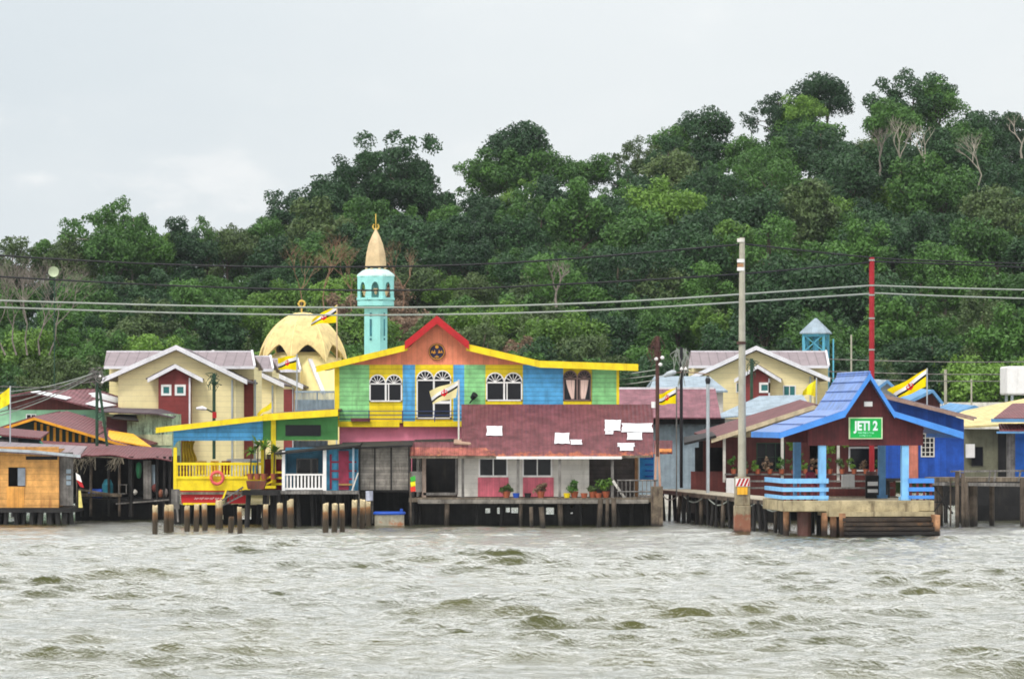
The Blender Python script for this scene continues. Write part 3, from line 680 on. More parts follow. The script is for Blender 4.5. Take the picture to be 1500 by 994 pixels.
# arched windows
def arched(a, b, top, bot, d, door=False, curtain=False, lab=None):
    fan = (b - a) / 4.0; zz = top + fan + 2
    f = MB(); p = MB()
    cs = [a + (b - a) * .25, a + (b - a) * .75]
    for c in cs:
        pts = [(c + (fan - .5) * math.cos(t), zz - (fan) * math.sin(t)) for t in [math.pi * i / 14 for i in range(15)]]
        p.pp(pts, d - .03, .03)
        for (q, r_) in zip(pts[:-1], pts[1:]): f.beam((X(q[0], d), d - .06, Z(q[1], d)), (X(r_[0], d), d - .06, Z(r_[1], d)), (.035), .06)
        for k in (1, 2, 3, 4, 5):
            t = math.pi * k / 6; f.beam((X(c, d), d - .05, Z(zz, d)), (X(c + fan * math.cos(t), d), d - .05, Z(zz - fan * math.sin(t), d)), .02, .03)
        f.add(*(lambda cc: ([(X(cc, d) + .07 * math.cos(q), d - .065, Z(zz, d) + .07 * math.sin(q)) for q in [math.pi * i / 6 for i in range(7)]], [tuple(range(7))]))(c))
    p.pb(a + 1, b - 1, zz, bot, d - .028, .028)
    f.pb(a, b, zz - .2, zz + 1.8, d - .08, .08); f.pb(a, b, bot - 2, bot, d - .08, .08); f.pb(a, a + 1.9, zz, bot, d - .08, .08); f.pb(b - 1.9, b, zz, bot, d - .08, .08)
    mid = (a + b) / 2; f.pb(mid - 1.3, mid + 1.3, zz, bot, d - .075, .07)
    if door: f.pb(mid, b, bot - 26, bot - 22, d - .07, .06)
    else: f.pb(mid + 3.4, mid + 5, zz, bot, d - .07, .06)
    o = f.build('balcony_door' if door else 'window', paint('brown_frame', (120, 96, 90), dirt=.2) if curtain else M['white'], h, label=lab)
    p.build('pane', M['winpane'], o)
    if curtain:
        cm = MB()
        for s0, e0, s1, e1 in ((a + 4, a + 17, a + 12, a + 16), (b - 17, b - 4, b - 15, b - 9)):
            n = 10; vs = []
            for r_ in range(9):
                t = r_ / 8.0
                for i in range(n + 1):
                    u = i / n; q = (s0 + (e0 - s0) * u) * (1 - t ** 1.4) + (s1 + (e1 - s1) * u) * t ** 1.4
                    vs.append((X(q, d), d - .045 - .02 * math.sin(u * 18), Z(zz + 3 + (bot - zz - 6) * t, d)))
            cm.add(vs, [(r_*(n+1)+i, r_*(n+1)+i+1, (r_+1)*(n+1)+i+1, (r_+1)*(n+1)+i) for r_ in range(8) for i in range(n)])
        cm.build('curtain', paint('pale_curtain', (226, 196, 184), var=.06, dirt=.1), o, smooth=True)
arched(541, 589, 547, 588, D, lab='arched double window in the yellow panel at the left')
arched(610, 661, 541, 613, D, door=True)
arched(712, 765, 544, 587, D, lab='arched double window over the purple roof')
arched(825, 866, 541, 587, D, curtain=True, lab='arched window with tied back pink curtains')
MB().pb(825, 866, 588, 592, D - .05, .05).build('sill', M['yellow'], h); MB().pb(712, 765, 588, 592, D - .05, .05).build('sill', M['yellow'], h)
m = MB(); m.pb(491, 585, 617, 625, D - .35, .4); m.pb(591, 679, 616.5, 624.5, D - .35, .4); m.pb(491, 679, 617.5, 619, D - .3, .35); m.build('balcony_slab', M['yellow'], h)
m = MB()
for py in (602, 608, 613.5): m.tube([(X(491, D), D - .33, Z(py, D)), (X(679, D), D - .33, Z(py, D))], .022, 6)
for px in (491, 541, 590, 637, 679): m.tube([(X(px, D), D - .33, Z(601, D)), (X(px, D), D - .33, Z(618, D))], .025, 6)
m.build('balcony_railing', paint('navy_rail', (40, 60, 110), dirt=.1), h)
m = MB(); m.pb(514, 542, 612, 617, D - .5, .3); m.build('window_box', paint('plum_box', (92, 44, 56)), h)
# lower pink storey
m = MB(); m.pb(497, 900, 620, 735, D + .05, .14); m.box(X(497, D), X(497, D) + .14, D + .2, D + hd, Z(735, D), Z(620, D)); m.box(X(907, D) - .14, X(907, D), D + .2, D + hd, Z(735, D), Z(600, D)); m.build('lower_wall', M['pink'], h)
m = MB(); m.box(X(495, D), X(907, D), D, D + hd, Z(617, D) - .12, Z(617, D)); m.box(X(497, D), X(907, D), D, D + hd, Z(737, D) - .2, Z(736, D)); m.build('floor', M['deck'], h)
piles(h, range(500, 905, 45), 738, D + 5.5)
# round emblem board on the gable
e = MB(); e.tube([(X(640, D), D - .08, Z(515, D)), (X(640, D), D + .0, Z(515, D))], .41, 32); o = e.build('round_emblem', paint('emblem_navy', (30, 26, 60), dirt=.05), h)
e = MB(); cx, cz = X(640, D), Z(515, D); y_ = D - .095
e.torus((cx, y_, cz), .37, .02)
e.tube([(cx, y_ - .01, cz + .24), (cx, y_ + .01, cz + .24)], .085, 12)
for s_ in (-1, 1):
    e.beam((cx + s_ * .06, y_, cz - .04), (cx + s_ * .24, y_, cz - .02), .04, .05); e.beam((cx + s_ * .22, y_, cz + .06), (cx + s_ * .27, y_, cz - .06), .04, .04); e.beam((cx + s_ * .1, y_, cz + .08), (cx + s_ * .14, y_, cz - .05), .035, .035)
e.beam((cx - .26, y_, cz + .0), (cx - .12, y_, cz - .1), .03); e.beam((cx - .1, y_, cz - .25), (cx + .1, y_, cz - .25), .05, .045); e.beam((cx, y_, cz - .18), (cx, y_, cz - .31), .05, .05)
e.build('emblem_motif', paint('emblem_amber', (214, 150, 40), dirt=.05), o)
sp_ = thing('spotlight', 'small black spotlight on the green panel just above the purple roof', 'lamp', (X(692, D), D - .1, Z(588, D)))
m = MB(); m.tube([(X(688, D), D - .1, Z(590, D)), (X(693, D), D - .2, Z(584, D))], .035, 6); m.build('arm', M['black'], sp_)
m = MB(); m.tube([(X(692, D), D - .15, Z(583, D)), (X(696, D), D - .3, Z(577.5, D))], .12, 10, r2=.16); m.build('lamp_head', M['black'], sp_)

# ------------------------------------------------------------------ white waterside house with the purple roof
D = 162.0; D2 = D + 4.4
h = thing('waterside_house', 'long low off-white house on piles under a rusty purple metal roof', 'house', base(780, D))
zE, zR = Z(668, D - .9), Z(592, D2)
# roof main plane: eave front y=D-.9, ridge y=D2
m = MB()
def RP(px, t): # point on the roof plane, px measured at eave/ridge, t 0 = eave, 1 = top
    y = (D - .9) + (D2 - D + .9) * t; return (X(px, y), y, zE + (zR - zE) * t)
m.slab(RP(676, 0), RP(957, 0), RP(957, 1), RP(676, 1), .05)
m.slab(RP(592, 0), RP(675.4, 0), RP(690, .27), RP(585, .27), .05); m.slab(RP(957.6, .06), RP(985, .06), RP(985, .3), RP(957.6, .3), .05)
m.build('roof', M['maroonr'], h)
m = MB(); m.slab(*[Vector(q) + Vector((0, -.02, .03)) for q in (RP(592, 0.005), RP(722, 0.005), RP(712, .15), RP(588, .16))], .02); m.build('rusty_eave', paint('orange_red_tiles', (166, 92, 80), var=.4, dirt=.7, dcol=(130, 70, 70), corr=('X', .2), bump=.8, rust=(.54, 0, 0), rcol=(204, 138, 92)), h)
def patch(lst, nm='roof_patch'):
    m = MB()
    for a, b, t0, t1 in lst:
        p = [Vector(q) + Vector((0, -.02, .035)) for q in (RP(a, t0), RP(b, t0), RP(b + R.uniform(-1, 1), t1), RP(a + R.uniform(-1, 1), t1))]
        c = sum(p, Vector()) / 4; e = []
        for i in range(4):
            a_, b_2 = p[i], p[(i + 1) % 4]
            for k in range(4):
                t_ = k / 4.0; q_ = a_.lerp(b_2, t_); e.append(q_ + (c - q_) * (R.uniform(0, .12) if k else 0))
        n_ = len(e); up = Vector((0, -.01, .02)); m.add([v_ + up for v_ in e] + e, [tuple(range(n_)), tuple(range(2*n_-1, n_-1, -1))] + [(i, i + n_, (i+1) % n_ + n_, (i+1) % n_) for i in range(n_)])
    m.build(nm, M['sheet'], h)
def T(py):  # row -> t on the plane (approx.)
    lo, hi = 0.0, 1.0
    for _ in range(30):
        mm = (lo + hi) / 2; p = RP(700, mm); row = YH + (CAMH - p[2]) * FPX / p[1]
        if row > py: lo = mm
        else: hi = mm
    return lo
patch([(712, 736, T(639), T(625))]); patch([(812, 835, T(651), T(635)), (836, 853, T(652), T(645))])
patch([(885, 909, T(632), T(616)), (910, 957, T(634), T(621)), (918, 941, T(645), T(634.5)), (886, 898, T(637), T(632.5))]); patch([(904, 930, T(655), T(650)), (908, 928, T(661), T(655.5))], 'roof_patch')
m = MB(); p = [Vector(q) + Vector((0, -.02, .035)) for q in (RP(962, .07), RP(984, .07), RP(984, .13), RP(962, .13))]; m.slab(*p, .02); m.build('rusty_sheet', paint('rust_sheet', (206, 128, 60), var=.3, dirt=.4), h)
m = MB(); m.pb(727, 911, 668, 672, D - .98, .1); m.build('gutter', M['white'], h)
m = MB(); m.pb(598, 727, 667.6, 671, D - .95, .06); m.pb(911, 955, 666.6, 670, D - .95, .06); m.build('eave_board', M['deck'], h)
zf = 727
m = MB(); m.pw(670, 863, 664, zf, D, .12, [(702, 743, 671, 697), (766, 808, 671, 697)])
m.box(X(863, D) - .1, X(863, D), D + .12, D + 5, Z(zf, D), Z(664, D))
m.pb(862, 936, 668, zf, D + 1.9, .1); m.box(X(610, D), X(610, D) + .1, D + .3, D + 5, Z(zf, D), Z(660, D))
m.build('wall', [M['offw']], h)
m = MB(); m.box(X(600, D), X(905, D), D + 3.9, D + 4, Z(zf, D), Z(655, D)); m.box(X(670, D), X(670, D) + .1, D + .13, D + 3.9, Z(zf, D), Z(662, D)); m.build('inner_wall', M['dark'], h)  # inner walls coloured near-black so the room reads as unlit
m = MB(); m.pb(863, 905, 671, zf, D + 1.75, .1); m.pb(905, 934, 671, zf, D + 1.78, .08); m.build('porch_wall', paint('brown_porch', (84, 76, 74), var=.2, dirt=.3, board='Z', bper=.2), h)
m = MB(); m.pb(930, 934.5, 669, zf, D + 1.6, .14); m.build('porch_frame', paint('tan_frame', (150, 108, 70)), h)
for a, b in ((701, 744), (765, 809)): window(h, a, b, 670, 698, D, nx=2, lab='white framed sliding window, %s one' % ('left' if a < 720 else 'right'))
for a, b in ((700, 745), (766, 811)): MB().pb(a, b, 699, 727, D - .035, .035).build('pink_panel', M['pinkp'], h)
m = MB(); m.pb(618, 624, 668, 728, D - .1, .14); m.build('door_post', paint('bare_post', (170, 150, 136), var=.2, dirt=.4), h)
m = MB(); m.pb(667, 671, 668, 724, D - .02, .1); m.pb(620, 668, 721, 725, D - .1, .2); m.build('door_frame', M['greyv'], h)
m = MB(); m.pb(600, 618, 690, 720, D + .15, .08); m.build('side_panel', M['offw'], h)
for px in (678, 759, 820, 897): MB().pb(px - 2, px + 2, 670, 730, D - .8, .12).build('porch_post', M['greyv'], h)
MB().beam((X(897, D), D - .85, Z(703, D)), (X(914, D), D - .85, Z(728, D)), .12).build('brace', M['offw'], h)
m = MB(); m.box(X(600, D), X(968, D), D - 1.2, D + 5, Z(734, D), Z(728, D)); m.build('deck', M['deck'], h)
m = MB(); m.pb(612, 950, 731, 737, D - 1.3, .1); m.build('rim_beam', M['greyw'], h)
m = MB()
for py in (702.5, 719): m.tube([(X(903, D), D - 1.1, Z(py, D)), (X(962, D), D - 1.1, Z(py, D))], .04, 6)
for px in range(904, 964, 6): m.tube([(X(px, D), D - 1.1, Z(728, D)), (X(px, D), D - 1.1, Z(702, D))], .022, 5)
m.build('railing', M['greyv'], h)
# dark sheet added as shade under the floor, with gaps showing the water
holes = [(711, 718, 744, 751), (727, 735, 743, 752), (741, 747, 741, 750), (749, 759, 739, 751), (800, 814, 739, 753), (835, 840, 738, 743), (851, 856, 738, 743), (836, 839, 750, 752)]
m = MB(); m.pw(606, 965, 734, 775, D + .4, .06, holes); m.build('underfloor_shade', M['dkwood'], h)
piles(h, (655, 763, 820), 730, D - 1.0, .1); piles(h, (778, 793), 742, D - 4.0, .1); piles(h, (880, 890, 899), 730, D - 1.9, .1); piles(h, (600, 616, 700, 735, 850, 925, 945, 905), 734, D - .5, .09, mat='dkwood')
d_ = thing('blue_door_panel', 'bright blue louvred door standing at the right end of the purple roofed house', 'door', base(947, D + 2.2, Z(728, D)))
m = MB(); m.pb(937, 958, 664, 703, D + 2.2, .06); m.build('door_leaf', paint('cyan_blue_door', (34, 130, 196), dirt=.15), d_)
m = MB()
for py in (670, 679, 688, 696): m.pb(945, 957, py, py + 2, D + 2.15, .05)
m.build('louvre', M['royal'], d_)
# plants and pots on the deck
for i, (px, w2, mt, sz, lab) in enumerate(((742, .35, 'oliveg', .5, 'withered potted plant in front of the right pink panel, left one'), (792, .3, 'brown', .45, 'dry reddish potted plant below the right window'), (841, .42, 'mid', .8, 'leafy green potted plant against the off-white wall'), (887, .48, 'bright', .85, 'bright lime green potted bush at the dark porch'), (868, .25, 'oliveg', .35, 'small pot plant between the two green bushes'))):
    t = thing('potted_plant', lab, 'plant', base(px, D - .7, Z(728, D)), 'pots along the deck edge')
    m = MB(); m.lathe(X(px, D), D - .7, [(.13, Z(728, D)), (.19, Z(728, D) + .28), (.21, Z(728, D) + .3)], 12); m.build('pot', M['terracotta'], t)
    leaves('foliage', px, 728 - 9 - sz * 9, D - .7, w2, sz * .55, 260, .08, mt, t, seed=i + 3)
for i, (px, c) in enumerate(((756, 'bluebar'), (830, 'yellow'), (855, 'terracotta'), (773, 'dkwood'), (876, 'terracotta'))):
    m = MB(); m.lathe(X(px, D), D - .9, [(.12, Z(728, D)), (.17, Z(728, D) + .22), (.15, Z(728, D) + .22), (.11, Z(728, D) + .05)], 12)
    tag(m.build('empty_pot', M[c]), ['blue plastic pot by the middle pile post', 'small yellow pot left of the leafy potted plant', 'wide clay pot beside the leafy potted plant', 'dark pot below the right window', 'clay pot left of the lime green bush'][i], 'pot', 'pots along the deck edge')

# ------------------------------------------------------------------ yellow verandah house
D = 163.0
h = thing('verandah_house', 'open yellow verandah house with blue and green boards and a sloping yellow fascia', 'house', base(365, D))
MB().band([(228, 626), (385, 608)], D - .5, 8, .1).build('fascia_board', M['yellow'], h); MB().band([(385.3, 606), (495, 599)], D - .6, 10, .1).build('fascia_board', M['yellow'], h)
m = MB()
for a, b in (((228, 627), (385, 609)), ((385, 607), (495, 600))):
    m.slab((X(a[0], D), D - .4, Z(a[1], D)), (X(b[0], D), D - .4, Z(b[1], D)), (X(b[0], D), D + 6, Z(b[1], D) + .1), (X(a[0], D), D + 6, Z(a[1], D) + .1), .07)
m.build('roof', M['maroon'], h)
m = MB(); m.pp([(254, 628), (385, 613), (385, 645), (262, 645), (258, 648), (254, 655)], D, .1); m.build('blue_panel', M['blue'], h)
m = MB(); m.pp([(385, 612), (495, 606), (495, 644), (385, 645)], D + .02, .1); m.build('green_panel', M['dgreen'], h)
m = MB(); m.pb(418, 470, 622, 638, D - .02, .04); m.build('louvre_window', M['winpane'], h)
for px, wd, t_, b_ in ((254, 5, 655, 718), (382, 5, 645, 715), (397, 7, 612, 712)): MB().pb(px, px + wd, t_, b_, D - .05, .16).build('post', M['yellow'], h)
m = MB(); vs = []
n = 24
for r_ in range(7):
    for i in range(n + 1):
        u = i / n; px = 259 + (20 - 3 * math.sin(r_ * .9)) * u
        vs.append((X(px, D), D + 2.5 + .07 * math.sin(u * 30), Z(646 + r_ * 5.6, D)))
m.add(vs, [(r_*(n+1)+i, r_*(n+1)+i+1, (r_+1)*(n+1)+i+1, (r_+1)*(n+1)+i) for r_ in range(6) for i in range(n)]); m.build('curtain', paint('mustard_curtain', (190, 160, 30), var=.2, dirt=.3, dcol=(90, 76, 20)), h, smooth=True)
m = MB(); m.pb(257, 383, 677, 681, D - .06, .12); m.pb(257, 383, 697, 701, D - .06, .12)
m.build('railing', M['yellow'], h)
for i in range(27):
    px = 260 + i * 4.55; x = X(px, D); z1_, z0_ = Z(681, D), Z(697, D); hh = z1_ - z0_
    mm = MB(); mm.lathe(x, D, [(.03, z0_), (.03, z0_ + .1 * hh), (.045, z0_ + .35 * hh), (.025, z0_ + .6 * hh), (.035, z0_ + .8 * hh), (.03, z1_)], 8); mm.build('baluster', M['yellow'], h)
m = MB(); m.pp([(254, 701), (383, 701), (365, 718), (256, 718)], D, .1); m.build('yellow_panel', M['yellow'], h)
m = MB(); m.pp([(264, 718), (331, 718), (325, 737), (266, 737)], D + .02, .08); m.pp([(335, 718), (364, 718), (364, 737), (332, 737)], D + .25, .08); m.build('red_panel', M['red'], h)
m = MB(); m.beam((X(332, D), D - .02, Z(716, D)), (X(326, D), D - .02, Z(732, D)), .17, .08); m.pb(268, 318, 736, 739, D - .05, .12); m.pb(362, 366, 716, 738, D + .1, .1); m.build('yellow_trim', M['yellow'], h)
m = MB(); x = X(284, D)
for i in range(6):
    q = X(285 + i * 7.5, D); z_ = Z(730, D); m.tube([(q, D, z_ - .03), (q + .05, D - .0, z_ + .05), (q + .1, D, z_ - .04), (q + .14, D, z_ + .03), (q + .2, D, z_ + .02 + .04 * (i % 2))], .014, 5)
m.build('painted_script', M['white'], h)
m = MB(); m.box(X(256, D), X(495, D), D - .1, D + 6, Z(720, D) - .12, Z(719, D) - .03); m.build('floor', M['deck'], h)
m = MB(); m.pb(430, 480, 645, 700, D + 3, .1); m.build('inner_wall', M['palebl'], h); m = MB(); m.pb(383, 497, 672, 720, D + 2, .1); m.build('red_lower_wall', paint('dark_red_wall', (150, 30, 36), dirt=.3), h)
m = MB()
for i, c in enumerate(range(0)): pass
m.beam((X(385, D), D - .3, Z(703, D)), (X(405, D), D - .3, Z(694, D)), .09); m.beam((X(385, D), D - .3, Z(711, D)), (X(405, D), D - .3, Z(702, D)), .09)
for py in (690, 698, 707): m.pb(403, 416, py, py + 3, D - .3, .07)
m.pb(386, 404, 711, 715, D - .6, .5); m.build('stair_rail', M['yellow'], h)
piles(h, (262, 281, 300, 318, 345, 362, 380), 738, D + 1.5, mat='dkwood'); piles(h, (398, 415, 300, 260), 718, D + .8, mat='dkwood', r=.14)
m = MB(); m.pw(262, 475, 739, 775, D + 2.2, .05, [(318, 327, 754, 760), (352, 368, 744, 760), (376, 383, 744, 758)]); m.build('underfloor_shade', M['dkwood'], h)  # last sheet is added as shade below the verandah, with gaps left open
lb = MB(); lb.torus((X(318.5, D), D - .18, Z(699.5, D)), .285, .075, n=36, m=12)
lb = lb.build('life_ring', M['buoy'], smooth=True); tag(lb, 'faded red life ring hung on the yellow verandah railing', 'life ring')
# laundry and goods behind the railing
for i, (a, b, c, lab) in enumerate(((284, 300, (200, 160, 90), 'tan cloth hanging left behind the verandah railing'), (306, 318, (226, 160, 50), 'orange cloth hanging behind the verandah railing'), (322, 336, (150, 60, 50), 'brick red cloth hanging behind the middle of the verandah railing'), (352, 362, (226, 226, 220), 'white cloth hanging behind the verandah railing near the plants'), (366, 376, (60, 150, 200), 'blue cloth hanging behind the right end of the verandah railing'))):
    n = 8; vs = []
    for r_ in range(5):
        for k in range(n + 1): vs.append((X(a + (b - a) * k / n, D), D + .9 + .05 * math.sin(k * 1.7 + i), Z(675 + r_ * 5, D)))
    mm = MB().add(vs, [(r_*(n+1)+k, r_*(n+1)+k+1, (r_+1)*(n+1)+k+1, (r_+1)*(n+1)+k) for r_ in range(4) for k in range(n)])
    tag(mm.build('hanging_cloth', paint('cloth%d' % i, c, dirt=.15), smooth=True), lab, 'cloth', 'cloths behind the yellow railing')
m = MB(); m.pb(332, 381, 672, 676, D + 1.1, 1.2); tag(m.build('table_top_board', M['white']), 'long white board lying level behind the verandah railing', 'board')
for i, (px, py, s_) in enumerate(((378, 652, 1), (388, 655, 1.1), (402, 662, .8), (368, 662, .7))):
    t = thing('potted_palm', ['spiky palm at the right end of the verandah, left one of two tall', 'tallest spiky palm beside the yellow corner post', 'small palm in front of the yellow corner post', 'short palm behind the right end of the railing'][i], 'plant', base(px, D - .45, Z(701, D)), 'palms on the verandah')
    zb_ = Z(701, D); zt_ = Z(py, D)
    m = MB(); m.tube([(X(px, D), D - .45, zb_), (X(px + 1, D), D - .45, zt_)], .03, 6); m.build('stem', M['pile'], t)
    m = MB()
    for k in range(22):
        q = k * 2.4; el = R.uniform(-.4, 1.1); L = R.uniform(.45, .8) * s_
        p0 = Vector((X(px + 1, D), D - .45, zt_)); dv = Vector((math.cos(q) * math.cos(el), math.sin(q) * math.cos(el), math.sin(el)))
        sd_ = dv.cross(Vector((0, 0, 1))).normalized() * .07
        p1 = p0 + dv * L * .55 + Vector((0, 0, .05)); p2 = p0 + dv * L - Vector((0, 0, .12 * L))
        m.add([p0 - sd_ * .5, p1 - sd_, p2, p1 + sd_, p0 + sd_ * .5], [(0, 1, 2, 3, 4)])
    m.build('fronds', LM['bright'], t)
    m = MB(); m.lathe(X(px, D), D - .45, [(.12, zb_ - .02), (.17, zb_ + .26)], 12); m.build('pot', M['terracotta'], t)

# ------------------------------------------------------------------ small blue hut with the white balustrade
D = 160.5
h = thing('small_blue_hut', 'small dark roofed hut with faded teal walls and a white balustrade', 'hut', base(468, D))
m = MB(); m.slab((X(404, D), D - .5, Z(663, D)), (X(528, D), D - .5, Z(651, D)), (X(528, D), D + 3, Z(647, D)), (X(404, D), D + 3, Z(659, D)), .09); m.build('roof', M['dkwood'], h)
m = MB(); m.pw(418, 524, 655, 722, D + 1.3, .1, []); m.box(X(416, D), X(416, D) + .08, D + .2, D + 3, Z(722, D), Z(660, D)); m.box(X(522, D), X(522, D) + .08, D + .05, D + 3, Z(722, D), Z(652, D))
m.build('wall', M['blued'], h)
m = MB(); m.pb(475, 523, 655, 722, D + .35, .08); m.build('front_wall', paint('faded_blue_boards', (60, 140, 176), var=.25, dirt=.3, board='X', bper=.2), h)
m = MB(); m.pb(496, 511, 660, 717, D + .28, .06); m.build('door', M['reddoor'], h)
m = MB()
for py in (675, 688, 700): m.pb(484, 522, py, py + 2.5, D + .31, .04)
m.pb(483, 486, 665, 716, D + .3, .04); m.build('red_battens', M['reddoor'], h)
m = MB(); m.pb(496, 520, 708, 710.5, D + .2, .08); m.build('door_bar', paint('ochre_bar', (180, 140, 80)), h)
window(h, 434, 456, 671, 716, D + 1.28, nx=1, frame='greyv', fw=1.5); window(h, 456, 466, 671, 716, D + 1.27, nx=1, frame='greyv', fw=1.5)
for a, b in ((413, 417.5), (473, 478), (516, 519)): MB().pb(a, b, 660 if a < 430 else 656, 722, D - .2, .13).build('post', M['white'] if a < 500 else M['palebl'], h)
m = MB(); m.pb(417, 475, 693.5, 696, D - .15, .07); m.pb(417, 475, 714, 717, D - .15, .07); m.build('balustrade_rail', M['white'], h)
for i in range(11): MB().pb(419.5 + i * 5.2, 422 + i * 5.2, 696, 714, D - .12, .04).build('baluster', M['white'], h)
m = MB(); m.box(X(411, D), X(526, D), D - .3, D + 3, Z(723, D), Z(718, D)); m.build('floor', M['greyv'], h)
MB().beam((X(525, D), D - .3, Z(692, D)), (X(516, D), D - .3, Z(718, D)), .14, .06).build('leaning_board', M['offw'], h)
piles(h, (418, 436, 456, 474, 496, 520), 723, D + .4, mat='dkwood'); piles(h, (430, 465, 508), 723, D + 2.3, mat='dkwood')
m = MB(); m.pb(400, 524, 722, 775, D + 2.9, .05); m.build('underfloor_shade', M['dark'], h)  # black sheet added so the space below the hut reads as shade
# ------------------------------------------------------------------ grey plank shed
D = 161.0
h = thing('plank_shed', 'windowless shed of weathered grey boards with a dark open space below', 'shed', base(562, D))
m = MB(); m.pb(524, 600, 653, 718, D, .1); m.box(X(600, D) - .1, X(600, D), D + .1, D + 2.6, Z(718, D), Z(653, D)); m.box(X(524, D), X(524, D) + .1, D + .1, D + 2.6, Z(770, D), Z(653, D)); m.pb(524, 547, 718, 766, D + .6, .08)
m.build('wall', M['greyw'], h)
m = MB()
for px in (526, 548, 572, 598): m.pb(px, px + 2, 653, 718, D - .03, .03)
m.build('batten', M['dkwood'], h)
m = MB(); m.slab((X(498, D), D - .5, Z(655, D)), (X(604, D), D - .5, Z(651, D)), (X(604, D), D + 2.4, Z(645, D)), (X(498, D), D + 2.4, Z(648, D)), .1); m.slab((X(604.2, D), D + 1.75, Z(648, D)), (X(690, D), D + 1.75, Z(646, D)), (X(690, D), D + 3.2, Z(642, D)), (X(604.2, D), D + 3.2, Z(644, D)), .1); m.build('roof', M['dkwood'], h)
m = MB(); m.slab((X(664, D), D + 1.2, Z(649, D)), (X(690, D), D + 1.2, Z(650, D)), (X(684, D), D + 2.2, Z(642, D)), (X(664, D), D + 2.2, Z(643, D)), .06); m.build('loose_sheet', paint('rust_grey_sheet', (170, 140, 120), var=.2, dirt=.4), h)
m = MB(); m.box(X(524, D), X(600, D), D, D + 2.6, Z(720, D), Z(717, D)); m.pb(524, 612, 718, 775, D + 2.7, .05); m.build('floor', M['dkwood'], h)  # upright sheet behind the open space puts its shade into colour
piles(h, (526, 540, 604), 718, D + .2, mat='dkwood', r=.1)
m = MB(); m.tube([(X(541, D - 1), D - 1, Z(718, D)), (X(541, D - 1), D - 1, Z(732, D))], .17, 14)
tag(m.build('pale_drum', paint('pale_blue_drum', (186, 190, 206), dirt=.3)), 'pale plastic drum set on top of a pile below the grey shed', 'drum')
# small boat
D = 159.5
b_ = thing('small_boat', 'small white hulled boat with a blue rim moored under the grey shed', 'boat', base(570, D))
m = MB(); st = []
for i in range(9):
    t = i / 8.0; wd = .55 * (1 - abs(2 * t - 1) ** 3 * .55); x = X(549, D) + (X(592, D) - X(549, D)) * t
    st.append([(x, D - wd, .66), (x, D - wd * .8, .1), (x, D - wd * .35, -.12), (x, D + wd * .35, -.12), (x, D + wd * .8, .1), (x, D + wd, .66)])
vs = [p for s_ in st for p in s_]; fs = [(i*6+j, i*6+j+1, (i+1)*6+j+1, (i+1)*6+j) for i in range(8) for j in range(5)] + [tuple(range(6)), tuple(range(53, 47, -1))]
m.add(vs, fs); m.build('hull', paint('dirty_white_hull', (166, 160, 142), var=.2, dirt=.4, rust=(.8, .2, .6)), b_, smooth=False)
m = MB(); m.tube([s_[0] for s_ in st], .07, 8); m.tube([s_[5] for s_ in st], .07, 8); m.tube([st[0][0], st[0][5]], .07, 8); m.tube([st[8][0], st[8][5]], .07, 8); m.build('gunwale', M['bluebar'], b_)
m = MB(); m.box(X(586, D), X(590, D), D - .2, D + .2, .7, .86); m.build('outboard_cover', M['bluebar'], b_)
fl = thing('striped_windsock', 'small red, yellow and green cloth hanging from a stick beside the grey shed', 'flag', base(602, D, 0))
m = MB(); m.tube([(X(602, D), D, -.6), (X(601, D), D, Z(692, D))], .05, 6); m.build('stick', M['pile'], fl)
for i, c in enumerate(((60, 170, 60), (240, 220, 30), (220, 60, 40))):
    MB().pp([(601, 699 + i * 7), (608, 696 + i * 7.4), (609, 704 + i * 7.4), (602, 706 + i * 7)], D - .06, .02).build('cloth_band', paint('band%d' % i, c, dirt=.05), fl)

# ------------------------------------------------------------------ broken old piles standing in front
PL = [(227, 741, 782, 8), (243, 740, 780, 9), (251.5, 739, 780, 8), (274, 741, 778, 8.5), (287, 739, 778, 8), (301, 738, 777, 8), (321, 733, 774, 11), (337, 757, 780, 8.5), (352, 743, 781, 7.5), (389, 739, 777, 7.5), (409, 737, 775, 9), (427, 732, 773, 10), (477, 737, 781, 9), (489, 737, 778.5, 9), (502, 738, 778, 8), (519, 733, 774, 8.5), (530, 732, 773.5, 8.5), (541, 735, 772, 8)]
LP = ['leftmost broken pile, standing alone in the water', 'left pile of the touching pair near the left end', 'right pile of the touching pair near the left end', 'pale topped broken pile just right of the touching pair', 'narrow broken pile below the red panel, left of the straight orange topped one', 'straight orange topped broken pile below the red panel', 'thick leaning broken pile with a dark head', 'shortest broken pile, beside the thick leaning one', 'slim pale topped broken pile at the right end of the left row', 'slim orange banded pile standing alone left of the white balustrade', 'broken pile with a rust red band left of the white balustrade', 'stout dark capped pile below the left end of the white balustrade', 'leftmost pile of the right cluster, below the teal wall', 'second pile of the right cluster, dark topped', 'third pile of the right cluster, pale topped', 'fourth pile of the right cluster, touching the next on its right', 'fifth pile of the right cluster with an orange rust band', 'last pile of the right cluster, under the pale drum']
pm = paint('broken_pile_wood', (204, 186, 148), var=.3, dirt=.55, dcol=(78, 66, 50), zband=(.5, 1.3), zcol=(58, 48, 34), rust=(.62, .55, 1.35), rcol=(196, 120, 50), streak=5, bump=.7)
